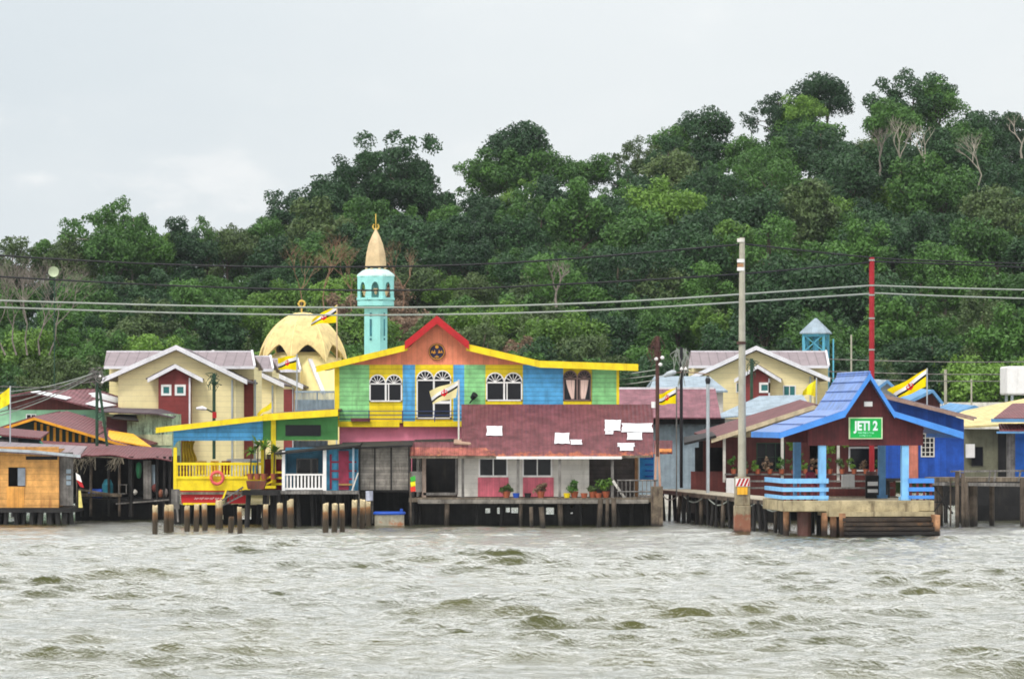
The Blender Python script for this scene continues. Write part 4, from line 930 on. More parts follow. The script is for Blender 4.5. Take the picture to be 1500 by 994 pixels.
for i, ((px, tp, bt, wd), lab) in enumerate(zip(PL, LP)):
    d = CAMH * FPX / (bt - YH); r = wd / 2 * d / FPX; m = MB(); zt_ = Z(tp, d); n = 12; vs = []; k = 9
    for j in range(k):
        t = j / (k - 1.0); z = -1.0 + (zt_ + 1.0) * t
        for q in range(n):
            a = 2 * math.pi * q / n; rr = r * (1 + .09 * math.sin(3 * a + i) + R.uniform(-.05, .05)) * (1 - .06 * t)
            vs.append((X(px, d) + R.uniform(-.008, .008) + rr * math.cos(a) + .05 * math.sin(i * 2.1) * t, d + rr * math.sin(a), z + (R.uniform(-.09, .07) if j == k - 1 else 0)))
    fs = [(j*n+q, j*n+(q+1) % n, (j+1)*n+(q+1) % n, (j+1)*n+q) for j in range(k-1) for q in range(n)]
    b0 = len(vs); vs.append((X(px, d) + .05 * math.sin(i * 2.1), d, zt_ + .02)); fs += [((k-1)*n+q, (k-1)*n+(q+1) % n, b0) for q in range(n)]
    m.add(vs, fs); o = m.build('broken_pile', pm)
    # keep object-space zero at the waterline so tide staining lines up
    for v_ in o.data.vertices: v_.co.z += o.location.z
    o.location.z = 0
    tag(o, lab, 'pile', 'old broken piles standing in the water')
# rusty bin / brazier on the platform and rope-like ladder
D = 161
t = thing('rusty_trough', 'rusty brown trough on a dark platform between the two groups of piles', 'trough', base(378, D, Z(724, D)))
m = MB(); m.pp([(360, 704), (390, 704), (386, 716), (363, 716)], D - 1, .7); m.build('trough_body', paint('rust_bin', (110, 56, 40), var=.3, dirt=.5), t)
t2 = thing('small_platform', 'dark plank platform holding the rusty trough', 'platform', base(385, D, 0))
m = MB(); m.box(X(358, D), X(412, D), D - 1.4, D + .2, Z(724, D), Z(717, D)); m.build('deck', M['dkwood'], t2); piles(t2, (364, 388, 408), 722, D - .9, mat='dkwood', r=.12)
t3 = thing('gangway_ladder', 'weathered ladder sloping down to the left from the dark platform', 'ladder', base(340, D, 0))
m = MB(); m.beam((X(325, D), D - 1.7, Z(734, D)), (X(360, D), D - 1.5, Z(712, D)), .07); m.beam((X(325, D), D - 1.2, Z(741, D)), (X(362, D), D - 1.1, Z(722, D)), .07)
for k in range(6): m.beam((X(328 + k * 6, D), D - 1.65, Z(732 - k * 3.7, D)), (X(328 + k * 6, D), D - 1.2, Z(739 - k * 3.4, D)), .04)
m.build('ladder_frame', M['greyv'], t3)
t = MB(); D = 160.2
t.beam((X(257, D), D, Z(718, D)), (X(261, D), D, Z(764, D)), .1, .06); t.pb(251, 263, 716, 745, D + .2, .05); tag(t.build('leaning_boards', M['greyv']), 'grey boards leaning at the left end of the yellow verandah', 'boards')
# ------------------------------------------------------------------ cream houses
def cream_house(ap, d, label, bay=True, panels=(), win=True, k=1.0, top=507, eave=(150, 362, 555), wallx=(173, 345), zbot=700, ridge=(152, 373), rz=(515, 537), win_extra=()):
    """front gable wing (apex column ap) before a block whose ridge runs left to right; columns measured at distance d"""
    h = thing('cream_house', label, 'house', base((wallx[0] + wallx[1]) / 2, d), 'cream houses with white gable trim')
    m = MB()
    lx, rx = wallx
    sl = (eave[2] - top) / (ap - eave[0]); sr = (eave[2] + 3 - top) / (eave[1] - ap)
    zt = lambda px: top + 6 + (sl * (ap - px) if px < ap else sr * (px - ap))
    m.pp([(lx, zbot), (rx, zbot), (rx, zt(rx)), (ap, zt(ap)), (lx, zt(lx))], d, .15)
    L = 7.0
    m.box(X(lx, d), X(lx, d) + .15, d + .15, d + L, Z(zbot, d), Z(zt(lx), d)); m.box(X(rx, d) - .15, X(rx, d), d + .15, d + L, Z(zbot, d), Z(zt(rx), d))
    bl, br = ridge
    m.box(X(bl + 8, d + 6), X(br - 1, d + 6), d + 6, d + 12, Z(zbot, d + 6), Z(rz[1], d + 6))
    m.build('wall', M['cream'], h)
    m = MB()
    for a, b in (((eave[0], eave[2]), (ap, top)), ((ap, top), (eave[1], eave[2] + 3))):
        m.slab((X(a[0], d), d - .5, Z(a[1], d)), (X(b[0], d), d - .5, Z(b[1], d)), (X(b[0], d), d + L + 1, Z(b[1], d)), (X(a[0], d), d + L + 1, Z(a[1], d)), .1)
    m.build('gable_roof', M['darkroof'], h)
    m = MB(); m.band([(eave[0], eave[2] - 2), (ap, top - 2)], d - .6, 7 * k, .09); m.band([(ap, top - 2), (eave[1], eave[2] + 1)], d - .6, 7 * k, .09); m.build('bargeboard', M['trim'], h)
    m = MB(); de, dr = d + 3.2, d + 6.5
    ze, zr = Z(rz[1], de), Z(rz[0], dr)
    m.slab((X(bl, de), de, ze), (X(br, de), de, ze), (X(br - 4, dr), dr, zr), (X(bl + 4, dr), dr, zr), .12); m.slab((X(bl + 4, dr), dr, zr), (X(br - 4, dr), dr, zr), (X(br, de), dr + 3.3, ze), (X(bl, de), dr + 3.3, ze), .12)
    m.build('main_roof', M['seam'], h)
    m = MB(); m.pb(bl, br, rz[1] - 1, rz[1] + 3, de - .05, .06); m.beam((X(br, de), de, ze + .03), (X(br - 4, dr), dr, zr + .05), .12); m.pb(bl + 4, br - 4, rz[0] - 1.5, rz[0] + .5, dr - .05, .2); m.build('eave_trim', M['trim'], h)
    if bay:
        ba, bb = bay if isinstance(bay, tuple) else (ap - 26, ap + 20)
        c = (ba + bb) / 2.0 + 1; gt, ge = (bay_top, bay_top + 18)
        m = MB(); m.pp([(ba, zbot), (bb, zbot), (bb, ge + 1), (c, gt + 6), (ba, ge + 1)], d - .7, .68); m.build('bay', M['maroonw'], h)
        hw = (bb - ba) / 2.0 + 17 * k
        m = MB(); m.band([(c - hw, ge + 3), (c, gt)], d - 1.1, 6 * k, .08); m.band([(c, gt), (c + hw, ge + 3)], d - 1.1, 6 * k, .08); m.build('bay_bargeboard', M['trim'], h)
        m = MB()
        for a, b in (((c - hw, ge + 3.5), (c, gt + .5)), ((c, gt + .5), (c + hw, ge + 3.5))):
            m.slab((X(a[0], d), d - 1.02, Z(a[1], d)), (X(b[0], d), d - 1.02, Z(b[1], d)), (X(b[0] + 2, d), d, Z(b[1], d)), (X(a[0] + 2, d), d, Z(a[1], d)), .06)
        m.build('bay_roof', M['darkroof'], h)
        m = MB(); m.pb(bb - 2.5, bb, ge + 2, zbot, d - .75, .06); m.build('corner_strip', M['trim'], h)
    for (a, b) in panels: MB().pb(a, b, eave[2] + 8, zbot, d - .12, .12).build('maroon_panel', M['maroonw'], h)
    for (a, b, t_, b_) in win_extra:
        window(h, a, b, t_, b_, d - (.7 if bay else 0), frame='white', pane='tealpane', nx=1, fw=3.2)
    m = MB(); q = rx - 5; m.pt([(q, zt(q) + 3, d - .1), (q, zbot, d - .1)], .05, 6); m.build('downpipe', M['metal'], h)
    piles(h, (lx + 10, (lx + rx) / 2, rx - 10), zbot - 4, d + 1, r=.15)
    return h
bay_top = 533
cream_house(347, 222, 'farthest cream house at the left, only its right end and ridge showing', bay=False, top=521, eave=(262, 444, 562), wallx=(280, 434), ridge=(262, 440), rz=(526, 542), zbot=660, panels=((409, 431),))
cream_house(312, 203, 'middle cream house, its gable mostly hidden by the big cream house', bay=False, top=514, eave=(214, 416, 560), wallx=(232, 404), ridge=(206, 400), rz=(522, 541), zbot=665, panels=((350, 376),))
bigcream = cream_house(258, 186, 'biggest cream house at the left with a wide gable and maroon entrance bay', bay=(232, 279), win_extra=((236, 251, 563, 579), (256, 272, 563, 579)))
bay_top = 534
hR = cream_house(1108, 205, 'cream house at the right behind the concrete pole, with two teal windows', bay=(1090, 1128), top=508, eave=(1012, 1216, 552), wallx=(1032, 1192), ridge=(1008, 1214), rz=(515, 536), zbot=650, win_extra=((1112, 1128, 560, 575),), k=.9)
m = MB(); m.pb(350, 371, 556, 700, 191.9, .09); m.build('maroon_panel', M['maroonw'], bigcream); m = MB(); m.pb(372, 375, 556, 700, 191.85, .1); m.build('downpipe', M['metal'], bigcream)
window(hR, 1147, 1166, 564, 584, 205, frame='white', pane='tealpane', nx=2, fw=1.6)
window(hR, 1078, 1089, 560, 575, 205, frame='white', pane='tealpane', nx=1, fw=1.6)
# white corrugated fence
D = 184
f_ = MB(); 
for i in range(30): f_.pb(433 + i * 2, 434.2 + i * 2, 573, 602, D, .04)
f_.pb(432, 494, 572, 575, D - .02, .03); f_.pb(432, 494, 585, 602, D + .05, .03)
fo = thing('white_fence', 'white ribbed metal fence between the cream houses and the rainbow house', 'fence', base(463, D))
f_.build('fence_sheet', M['palebl'], fo)
for px in (434, 463, 492): MB().pb(px, px + 2, 572, 770, D + .1, .08).build('post', M['metal'], fo)

# ------------------------------------------------------------------ mosque with its faceted dome
D = 232.0; s_ = D / FPX; cx = X(443, D)
h = thing('mosque', 'cream mosque with a faceted golden dome scalloped into pointed arches', 'mosque', (cx, D, .66))
zT, zA, zB = Z(457, D), Z(505, D), Z(531, D); Rr = 68 * s_
m = MB(); nseg = 12; nf = 8; vs = []; rows = 14
rot0 = math.radians(-90 - 11)
def dome_r(t): return math.sin(min(1, t) * math.pi / 2 * .98) ** .92   # t 0 top .. 1 rim
ring = []
for j in range(rows + 1):
    for q in range(nf * nseg):
        u = (q % nseg) / nseg; k = q // nseg
        a0 = rot0 + 2 * math.pi * k / nf; a1 = a0 + 2 * math.pi / nf
        arch = 1 - abs(2 * u - 1) ** 1.5                # 0 at the ribs, 1 mid facet
        tmax = 1.0 - .0
        zlow = zB + (zA - zB) * arch ** 1.0
        t = j / rows
        z = zT + (zlow - zT) * (1 - math.cos(t * math.pi / 2)) if False else zT + (zlow - zT) * t ** 1.45
        rr = Rr * (max(0, 1 - ((z - (zB - .6)) / (zT - zB + .6)) ** 2)) ** .56 if z > zB - .6 else Rr
        p0 = Vector((math.cos(a0), math.sin(a0))); p1 = Vector((math.cos(a1), math.sin(a1))); p = p0.lerp(p1, u); p = p * (.55 + .45 * 1) if True else p
        p = p.lerp(p.normalized(), .12)
        vs.append((cx + p.x * rr, D + p.y * rr, z))
N_ = nf * nseg
fs = [(j*N_+q, (j+1)*N_+q, (j+1)*N_+(q+1) % N_, j*N_+(q+1) % N_) for j in range(rows) for q in range(N_)]
m.add(vs, fs); o = m.build('dome', M['gold'], h)
rb = MB()
for k in range(nf): rb.tube([Vector(vs[j * N_ + k * nseg]) for j in range(1, rows + 1)], .035, 5)
rb.build('dome_seam', M['mosque'], h)
mod = o.modifiers.new('thick', 'SOLIDIFY'); mod.thickness = .12; mod.offset = -1
m = MB(); m.lathe(cx, D, [(Rr * .72, Z(560, D)), (Rr * .72, Z(522, D)), (Rr * .6, Z(516, D))], 8, rot=rot0); m.build('drum', M['mosque'], h); m = MB(); m.lathe(cx, D, [(Rr * .58, Z(520, D)), (Rr * .58, Z(485, D))], 8, rot=rot0); m.build('dome_inner_shade', M['dark'], h)  # near-black inner drum added as the shade under the dome arches
m = MB(); m.lathe(cx + 10 * s_, D, [(Rr * 1.6, Z(600, D)), (Rr * 1.15, Z(570, D)), (Rr * .66, Z(524, D))], 8, rot=rot0 + .2); m.build('tent_roof', M['mosque'], h)
m = MB(); m.beam((cx + 14 * s_, D - Rr * .7, Z(527, D)), (cx + 36 * s_, D - Rr * 1.3, Z(577, D)), .28, .12); m.build('rib', M['trim'], h)
m = MB(); m.box(cx - 3.4, cx + 5, D - 4, D + 4, .66, Z(590, D)); m.build('wall', M['mosque'], h)
m = MB(); m.tube([(cx - 1 * s_, D, Z(458, D)), (cx - 1 * s_, D, Z(450, D))], .05, 8); m.torus((cx - 1 * s_, D, Z(445, D)), 4.6 * s_, .07, n=20); m.build('finial', paint('finial_gold', (214, 180, 80), dirt=.1, rough=.35), h)

# ------------------------------------------------------------------ minaret
D = 240.0; s_ = D / FPX; cx = X(550.5, D)
h = thing('minaret', 'mint green octagonal minaret with an arched balcony and a tan spire', 'minaret', (cx, D, .66))
rt = math.radians(22.5)
m = MB(); m.lathe(cx, D, [(18 * s_, .66), (18 * s_, Z(451, D)), (22 * s_, Z(447, D))], 8, rot=rt); m.build('shaft', M['mint'], h)
for px, w2 in ((543, 3), (563, 2.4)):
    for t_, b_ in ((458, 463), (467, 492), (495, 498)): MB().pb(px - w2 / 2, px + w2 / 2, t_, b_, D - 17.2 * s_ - .02, .1).build('slit_window', paint('teal_slit', (40, 110, 124)), h)
m = MB(); m.lathe(cx, D, [(20 * s_, Z(451, D)), (28.5 * s_, Z(448, D)), (28.5 * s_, Z(440, D)), (27 * s_, Z(440, D)), (24 * s_, Z(440, D))], 8, rot=rt)
m.lathe(cx, D, [(28.5 * s_, Z(411.5, D)), (28.8 * s_, Z(405, D)), (24 * s_, Z(405, D)), (24 * s_, Z(411.5, D))], 8, rot=rt)
apo = 28.5 * s_ * math.cos(math.radians(22.5)); half = 28.5 * s_ * math.sin(math.radians(22.5))
for k in range(8):
    a = math.radians(45 * k); ux, uy = math.cos(a), math.sin(a); tx, ty = -uy, ux
    def PT(u, z, off=0): return (cx + ux * (apo - off) + tx * u, D + uy * (apo - off) + ty * u, z)
    zb_, zt_ = Z(441, D), Z(411, D); aw = half * .5
    # face with a pointed arch opening, made of side strips and stepped spandrels
    for sg in (-1, 1):
        pts = [(sg * half, zb_), (sg * half, zt_), (0, zt_), (0, zt_ - .12)]
        for q in range(1, 9):
            t = q / 8.0; pts.append((sg * aw * math.sin(t * math.pi / 2), zt_ - .12 - .5 * (1 - math.cos(t * math.pi / 2))))
        pts.append((sg * aw, zb_))
        n = len(pts); vs = [PT(u, z) for u, z in pts] + [PT(u, z, .1) for u, z in pts]
        m.add(vs, [tuple(range(n)), tuple(range(2*n-1, n-1, -1))] + [(i, i + n, (i+1) % n + n, (i+1) % n) for i in range(n)])
    m.beam(PT(-half, Z(438, D)), PT(half, Z(438, D)), .12, .16)
m.build('balcony', M['mint'], h)
m = MB(); m.lathe(cx, D, [(12 * s_, Z(450, D)), (12 * s_, Z(404, D))], 8, rot=rt); m.build('inner_core', M['mint'], h)
for k, (u, z) in enumerate(((-19, 430), (1, 428), (20, 430))):
    m = MB(); x = cx + u * s_ * .8; m.lathe(x, D - apo + .28, [(.06, Z(z + 4, D)), (.12, Z(z + 1, D)), (.2, Z(z - 5, D)), (.18, Z(z - 5, D)), (.05, Z(z, D))], 12); m.build('loudspeaker', M['copper'], h)
m = MB(); m.lathe(cx, D, [(28 * s_, Z(405, D)), (27 * s_, Z(402, D)), (19 * s_, Z(396, D)), (12 * s_, Z(393.5, D)), (11 * s_, Z(393, D))], 16); m.build('cap_roof', M['mintw'], h)
m = MB()
for k in range(8): a = rt + k * math.pi / 4; m.tube([(cx + 14 * s_ * math.cos(a), D + 14 * s_ * math.sin(a), Z(396, D)), (cx + 15 * s_ * math.cos(a), D + 15 * s_ * math.sin(a), Z(389.5, D))], .09, 6)
m.lathe(cx, D, [(8 * s_, Z(395, D)), (8 * s_, Z(390, D))], 8); m.build('lantern_columns', M['copper'], h)
m = MB(); m.lathe(cx, D, [(16.5 * s_, Z(391, D)), (16.2 * s_, Z(386, D)), (14.6 * s_, Z(371, D)), (10.8 * s_, Z(356, D)), (6 * s_, Z(345, D)), (2.2 * s_, Z(338, D)), (.8 * s_, Z(334, D))], 8, rot=rt); m.build('spire', M['copper'], h)
m = MB(); m.tube([(cx, D, Z(335, D)), (cx, D, Z(313, D))], .035, 6); m.torus((cx, D, Z(332, D)), 4.2 * s_, .06, n=18, a0=math.radians(125), a1=math.radians(125 + 290)); m.build('crescent_finial', _mc['finial_gold'], h)

# ------------------------------------------------------------------ water tower
D = 245.0; s_ = D / FPX; cx = X(1195, D)
h = thing('water_tower', 'pale blue steel lattice tower under a pyramid roof behind the right cream house', 'tower', (cx, D, .66))
hw = 17 * s_; m = MB(); m.lathe(cx, D, [(24.5 * s_ * 1.15, Z(489, D)), (24.5 * s_ * 1.15, Z(487, D)), (.1, Z(466, D))], 4, rot=math.radians(28)); m.build('roof', M['palebl'], h)
m = MB(); m.lathe(cx, D, [(22 * s_, Z(487, D)), (22 * s_, Z(493, D))], 4, rot=math.radians(28)); m.build('tank_rim', M['steelblue'], h)
c4 = [(cx + 21 * s_ * math.cos(math.radians(28 + 90 * k)), D + 21 * s_ * math.sin(math.radians(28 + 90 * k))) for k in range(4)]
for k in range(4):
    x, y = c4[k]; MB().tube([(x, y, .66), (x, y, Z(489, D))], .11, 6).build('leg', M['steelblue'], h)
m = MB()
lv = [Z(490, D), Z(515, D), Z(548, D), Z(580, D)]
for k in range(4):
    (xa, ya), (xb, yb) = c4[k], c4[(k + 1) % 4]
    for a, b in zip(lv[:-1], lv[1:]):
        m.beam((xa, ya, a), (xb, yb, b), .07); m.beam((xb, yb, a), (xa, ya, b), .07); m.beam((xa, ya, b), (xb, yb, b), .08)
m.build('bracing', M['steelblue'], h)
m = MB(); m.tube([(cx, D, .66), (cx, D, Z(490, D))], .22, 10); m.build('riser_pipe', M['steelblue'], h)
x = X(1176, D); m = MB(); m.beam((x, D - 1.4, Z(570, D)), (x, D - 1.4, Z(500, D)), .08); m.beam((X(1218, D), D - 1.4, Z(570, D)), (X(1218, D), D - 1.4, Z(497, D)), .1); m.build('ladder_rail', M['steelblue'], h)

# ------------------------------------------------------------------ left huts
D = 163.4
h = thing('orange_plywood_hut', 'orange plywood hut on a dark plank platform at the far left edge', 'hut', base(45, D))
m = MB(); m.pw(-60, 86, 654, 743, D, .1, [(12, 37, 684, 712)]); m.box(X(86, D) - .1, X(86, D), D + .1, D + 4, Z(743, D), Z(657, D)); m.build('wall', M['ply'], h)
m = MB(); m.pb(10, 35, 712.5, 746, D - .04, .04); m.build('door_leaf', M['plyv'], h, label='vertical plank panel below the window')
m = MB(); m.pb(26, 37, 685, 711, D - .08, .03); m.build('shutter', paint('grey_shutter', (128, 136, 146), dirt=.2), h)
m = MB(); m.pb(38, 84, 668, 673, D - .04, .04); m.build('dark_strip', M['dark'], h)  # thin near-black strip on the wall below the roof edge
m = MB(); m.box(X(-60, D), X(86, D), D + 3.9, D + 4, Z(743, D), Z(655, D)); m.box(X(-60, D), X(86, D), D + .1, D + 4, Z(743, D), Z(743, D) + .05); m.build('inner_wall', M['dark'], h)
m = MB(); m.pb(86, 107, 662, 740, D + .25, .07); m.build('side_boards', M['greyv'], h)
m = MB(); m.pb(97, 104, 687, 693, D + .2, .03); m.pb(97, 104, 696, 702, D + .2, .03); m.pb(97, 104, 704, 710, D + .2, .03); m.build('louvre', M['palebl'], h)
m = MB(); m.slab((X(-60, D), D - .6, Z(655, D)), (X(118, D), D - .6, Z(668, D)), (X(112, D), D + 4.2, Z(654, D)), (X(-60, D), D + 4.2, Z(645, D)), .07); m.build('roof', M['seam'], h)
m = MB(); m.band([(-60, 653.5), (50, 659), (118, 666)], D - .66, 4, .06); m.build('roof_edge', M['metal'], h)
m = MB(); m.box(X(-60, D), X(108, D), D - .4, D + 4, Z(750, D), Z(743, D)); m.build('platform', M['dkwood'], h)
piles(h, (-20, -5, 10, 24, 36, 48, 60, 72, 84, 95, 104), 749, D - .1, mat='dkwood', r=.13)
piles(h, (-12, 4, 30, 54, 78, 100), 749, D + 1.8, mat='dkwood', r=.2)

D = 170.0
h = thing('dark_shelter', 'open sided dark shelter on stilts under a sagging maroon roof', 'shelter', base(170, D))
vs = []; n = 22
for r_ in range(5):
    t = r_ / 4.0
    for i in range(n + 1):
        px = 52 + (252 - 52) * i / n; y = D - 1 + 5 * t
        py = (659 + 14 * (i / n) ** 1.0 + 1.6 * math.sin(i * .9) + (6 if 4 < i < 8 else 0)) * (1 - t) + (645 + 12 * i / n) * t
        vs.append((X(px, y), y, Z(py, D)))
m = MB().add(vs, [(r_*(n+1)+i, r_*(n+1)+i+1, (r_+1)*(n+1)+i+1, (r_+1)*(n+1)+i) for r_ in range(4) for i in range(n)])
o = m.build('roof', M['maroon'], h); md = o.modifiers.new('t', 'SOLIDIFY'); md.thickness = .05
m = MB(); m.slab((X(72, D), D - 1.05, Z(656, D)), (X(98, D), D - 1.05, Z(657, D)), (X(98, D), D + .2, Z(653, D)), (X(72, D), D + .2, Z(652, D)), .05); m.build('white_sheet', M['sheet'], h)
m = MB(); m.pb(100, 252, 664, 737, D + 4, .1); m.box(X(100, D), X(252, D), D - .6, D + 4, Z(735, D), Z(730, D)); m.box(X(250, D), X(252, D), D + .5, D + 4, Z(737, D), Z(668, D)); m.build('back_wall', M['dark'], h)  # back, floor and side coloured near-black as the shelter's inner shade
for px in (120, 133, 160, 175, 192, 230, 240, 249): MB().pt([(px + R.uniform(-1, 1), 668, D - .6), (px, 756, D - .6)], .07 if px != 192 else .13, 6).build('post', M['pile'] if px in (175, 133) else M['dkwood'], h)
m = MB(); m.pb(210, 222, 674, 733, D - .55, .05); m.build('grey_panel', M['greyv'], h); m = MB(); m.pb(222, 227, 680, 712, D - .4, .05); m.build('pale_panel', M['palebl'], h)
m = MB(); m.pb(118, 178, 722, 727, D - .7, .1); m.beam((X(118, D), D - .8, Z(716, D)), (X(165, D), D - .8, Z(723, D)), .1); m.build('bench_plank', M['deck'], h)
m = MB(); m.pb(110, 252, 736, 765, D + .6, .05); m.build('underfloor_shade', M['dark'], h)  # near-black sheet added as shade below the shelter floor
m = MB(); m.beam((X(172, D), D - .65, Z(737, D)), (X(250, D), D - .65, Z(731, D)), .07); m.build('cross_rail', M['greyv'], h)
m = MB()
for i in range(46):
    px = R.choice([112, 118, 124, 130, 136, 142, 172, 180]); a = Vector((X(px + R.uniform(-3, 3), D), D - .95, Z(668 + R.uniform(0, 4), D)))
    m.beam(a, a + Vector((R.uniform(-.5, .2), R.uniform(-.1, .1), -R.uniform(.2, .75))), .05, .02)
m.beam((X(108, D), D - .93, Z(667, D)), (X(186, D), D - .93, Z(670, D)), .05); m.build('thatch', M['thatch'], h)
for i, (px, r, hh, c, lab, ly) in enumerate(((141, .2, .42, 'bluebar', 'deep blue plastic tub lying in the dark shelter', 0), (158, .27, .85, 'teal', 'teal blue covered drum standing in the dark shelter', 1))):
    m = MB(); x = X(px, D)
    if ly: m.lathe(x, D - .1, [(r * .9, Z(727, D)), (r, Z(727, D) + .1), (r * 1.02, Z(727, D) + hh * .7), (r * .6, Z(727, D) + hh), (.02, Z(727, D) + hh * 1.05)], 14)
    else: m.tube([(x - .35, D - .2, Z(722, D)), (x - .3, D - .2, Z(722, D)), (x + .3, D - .2, Z(722, D)), (x + .35, D - .2, Z(722, D))], [.16, .23, .23, .16], 14)
    tag(m.build('drum', M[c]), lab, 'drum')
m = MB(); m.pb(178, 188, 709, 722, D - .62, .04); 
cr = thing('wire_crate', 'small grey framed crate hanging by the middle posts of the dark shelter', 'crate', base(182, D, Z(724, D)))
m = MB()
for a in ((177, 709, 188, 709), (177, 722, 188, 722), (177, 709, 177, 722), (188, 709, 188, 722)): m.beam((X(a[0], D), D - .9, Z(a[1], D)), (X(a[2], D), D - .9, Z(a[3], D)), .04)
for a in ((177, 709), (188, 709), (177, 722), (188, 722)): m.beam((X(a[0], D), D - .9, Z(a[1], D)), (X(a[0], D), D - .6, Z(a[1], D)), .035)
m.build('crate_frame', M['greyv'], cr)
for px, a, b, c, lab in ((205, 676, 700, (40, 120, 80), 'green cloth hanging in the dark shelter'), (199, 716, 724, (220, 216, 206), 'small white bag hanging low in the dark shelter'), (228, 708, 720, (110, 50, 46), 'dull red cloth hanging at the right of the dark shelter'), (237, 716, 728, (150, 90, 66), 'orange brown bundle at the right end of the dark shelter'), (243, 714, 728, (170, 160, 156), 'pale grey bundle at the right end of the dark shelter')):
    m = MB(); m.lathe(X(px, D), D - .5, [(.03, Z(a, D)), (.12, Z(a, D) - .08), (.15, (Z(a, D) + Z(b, D)) / 2), (.1, Z(b, D) + .05), (.03, Z(b, D))], 9); tag(m.build('hanging_bundle', paint('bundle%d' % px, c, dirt=.3), smooth=True), lab, 'bundle', 'things hanging in the dark shelter')
m = MB(); D3 = 163
fl = thing('red_white_flag', 'limp flag of red, white and dark blue at the corner of the plywood hut', 'flag', base(113, D3, Z(742, D3)))
MB().pt([(112, 690, D3), (113, 742, D3)], .03, 6).build('pole', M['pile'], fl)
MB().pp([(111, 692), (117, 696), (120, 706), (112, 702)], D3 - .05, .03).build('white_band', M['white'], fl); MB().pp([(112, 702.2), (120, 706.2), (123, 714), (117, 712)], D3 - .05, .03).build('red_band', M['red'], fl)
MB().pp([(115, 718), (118, 718), (121, 743), (115, 743)], D3 - .05, .03).build('yellow_ribbon', paint('pale_yellow_cloth', (220, 206, 120)), fl)

D = 176.0
h = thing('striped_gable_house', 'low house whose gable has dark and amber vertical strips under a maroon roof', 'house', base(105, D))
m = MB(); m.pp([(2, 720), (232, 720), (232, 659), (190, 656), (50, 614), (2, 628)], D, .1, 0)
m.build('wall', paint('deep_green_wall', (34, 58, 50), dirt=.3), h)
for i in range(10):
    px = 50 + i * 9.3; tp = 618 + abs(px - 50) * .28; MB().pb(px, px + 3.6, tp, 647, D - .06, .05).build('gable_strip', M['amber'], h)
m = MB(); m.pb(60, 180, 648, 720, D - .05, .05); m.build('grey_lower_wall', M['greyv'], h)
m = MB()
for a, b in (((-6, 628), (50, 610)), ((50, 610), (200, 655))):
    m.slab((X(a[0], D), D - .9, Z(a[1], D)), (X(b[0], D), D - .9, Z(b[1], D)), (X(b[0] + (28 if a[0] == 50 else 16), D), D + 6, Z(b[1] - 9, D)), (X(a[0] + 26, D), D + 6, Z(a[1] - 9, D)), .07)
m.build('roof', M['maroon'], h)
m = MB(); m.band([(-6, 629), (50, 611), (200, 656)], D - .96, 4, .06); m.build('bargeboard', M['amber'], h)
m = MB(); p = [(145, 640, -.4), (224, 655, -.4), (186, 636, 3), (146, 630, 3)]; m.slab(*[(X(a, D), D + c, Z(b, D) + .02) for a, b, c in p], .06); m.build('orange_sheet', M['orroof'], h)
piles(h, (20, 80, 140, 200), 719, D + .5, mat='dkwood')
D = 169.0
h = thing('small_maroon_roofed_hut', 'small hut with a short maroon roof wedged behind the plywood hut', 'hut', base(25, D))
m = MB(); m.slab((X(-30, D), D - .7, Z(633, D)), (X(62, D), D - .7, Z(641, D)), (X(60, D), D + 3, Z(632, D)), (X(-30, D), D + 3, Z(624, D)), .08); m.build('roof', M['maroon'], h)
m = MB(); m.pb(-30, 60, 640, 740, D, .1); m.build('wall', paint('teal_dark_wall', (50, 64, 70), var=.3, dirt=.5), h)
m = MB(); m.beam((X(62, D), D - .8, Z(646, D)), (X(75, D), D - .8, Z(658, D)), .14, .06); m.build('green_brace', paint('sea_green', (60, 150, 120)), h)
m = MB(); m.pb(0, 26, 643, 651, D - .15, .1); m.build('pale_panel', M['greyv'], h)
piles(h, (0, 25, 50), 739, D + .5, mat='dkwood')
D = 184.0
h = thing('pale_green_house', 'pale green house with a rusty white and maroon roof behind the huts', 'house', base(80, D))
m = MB(); m.pw(-10, 152, 594, 690, D, .1, [(38, 53, 606, 616), (97, 125, 607, 616)]); m.build('wall', M['paleg'], h)
window(h, 38, 53, 606, 616, D, pane='winpane', nx=2, fw=1.3); window(h, 92, 126, 607, 618, D, nx=3, fw=1.6, frame='palebl')
m = MB(); m.pb(108, 127, 613, 622, D - .3, .2); m.build('white_box', M['white'], h)
m = MB(); m.pp([(12, 579), (48, 573), (150, 598), (152, 600), (12, 600)], D - .02, .12); m.build('brown_gable', M['brownw'], h)
m = MB(); m.slab((X(46, D), D - .8, Z(573, D)), (X(150, D), D - .8, Z(599, D)), (X(215, D), D + 6, Z(597, D)), (X(120, D), D + 6, Z(568, D)), .08)
m.slab((X(0, D), D - .8, Z(582, D)), (X(46, D), D - .8, Z(573, D)), (X(118, D), D + 6, Z(567, D)), (X(70, D), D + 6, Z(574, D)), .08)
m.build('roof', paint('faded_maroon_roof', (126, 78, 84), var=.2, dirt=.3, corr=('X', .2), bump=.5), h)
for p in ([(48, 575, -.85), (100, 586, -.85), (104, 583, .3), (56, 573, .3)], [(128, 592, -.85), (150, 597.5, -.85), (165, 594, 1.8), (138, 586, 1.2)], [(110, 578, 3.3), (160, 590, 3.3), (185, 590, 5), (126, 574, 5)]):
    m = MB(); m.slab(*[(X(a, D), D + c, Z(b, D) + .05) for a, b, c in p], .03); m.build('white_sheet', M['sheet'], h)
piles(h, (0, 50, 100, 140), 688, D + 1, mat='dkwood')
D = 180.0
h = thing('mossy_house', 'mottled grey green house with a curved dark roof left of the biggest cream house', 'house', base(205, D))
m = MB(); m.pb(150, 252, 606, 690, D, .1); m.box(X(252, D) - .1, X(252, D), D + .1, D + 5, Z(690, D), Z(606, D)); m.build('wall', M['mossg'], h)
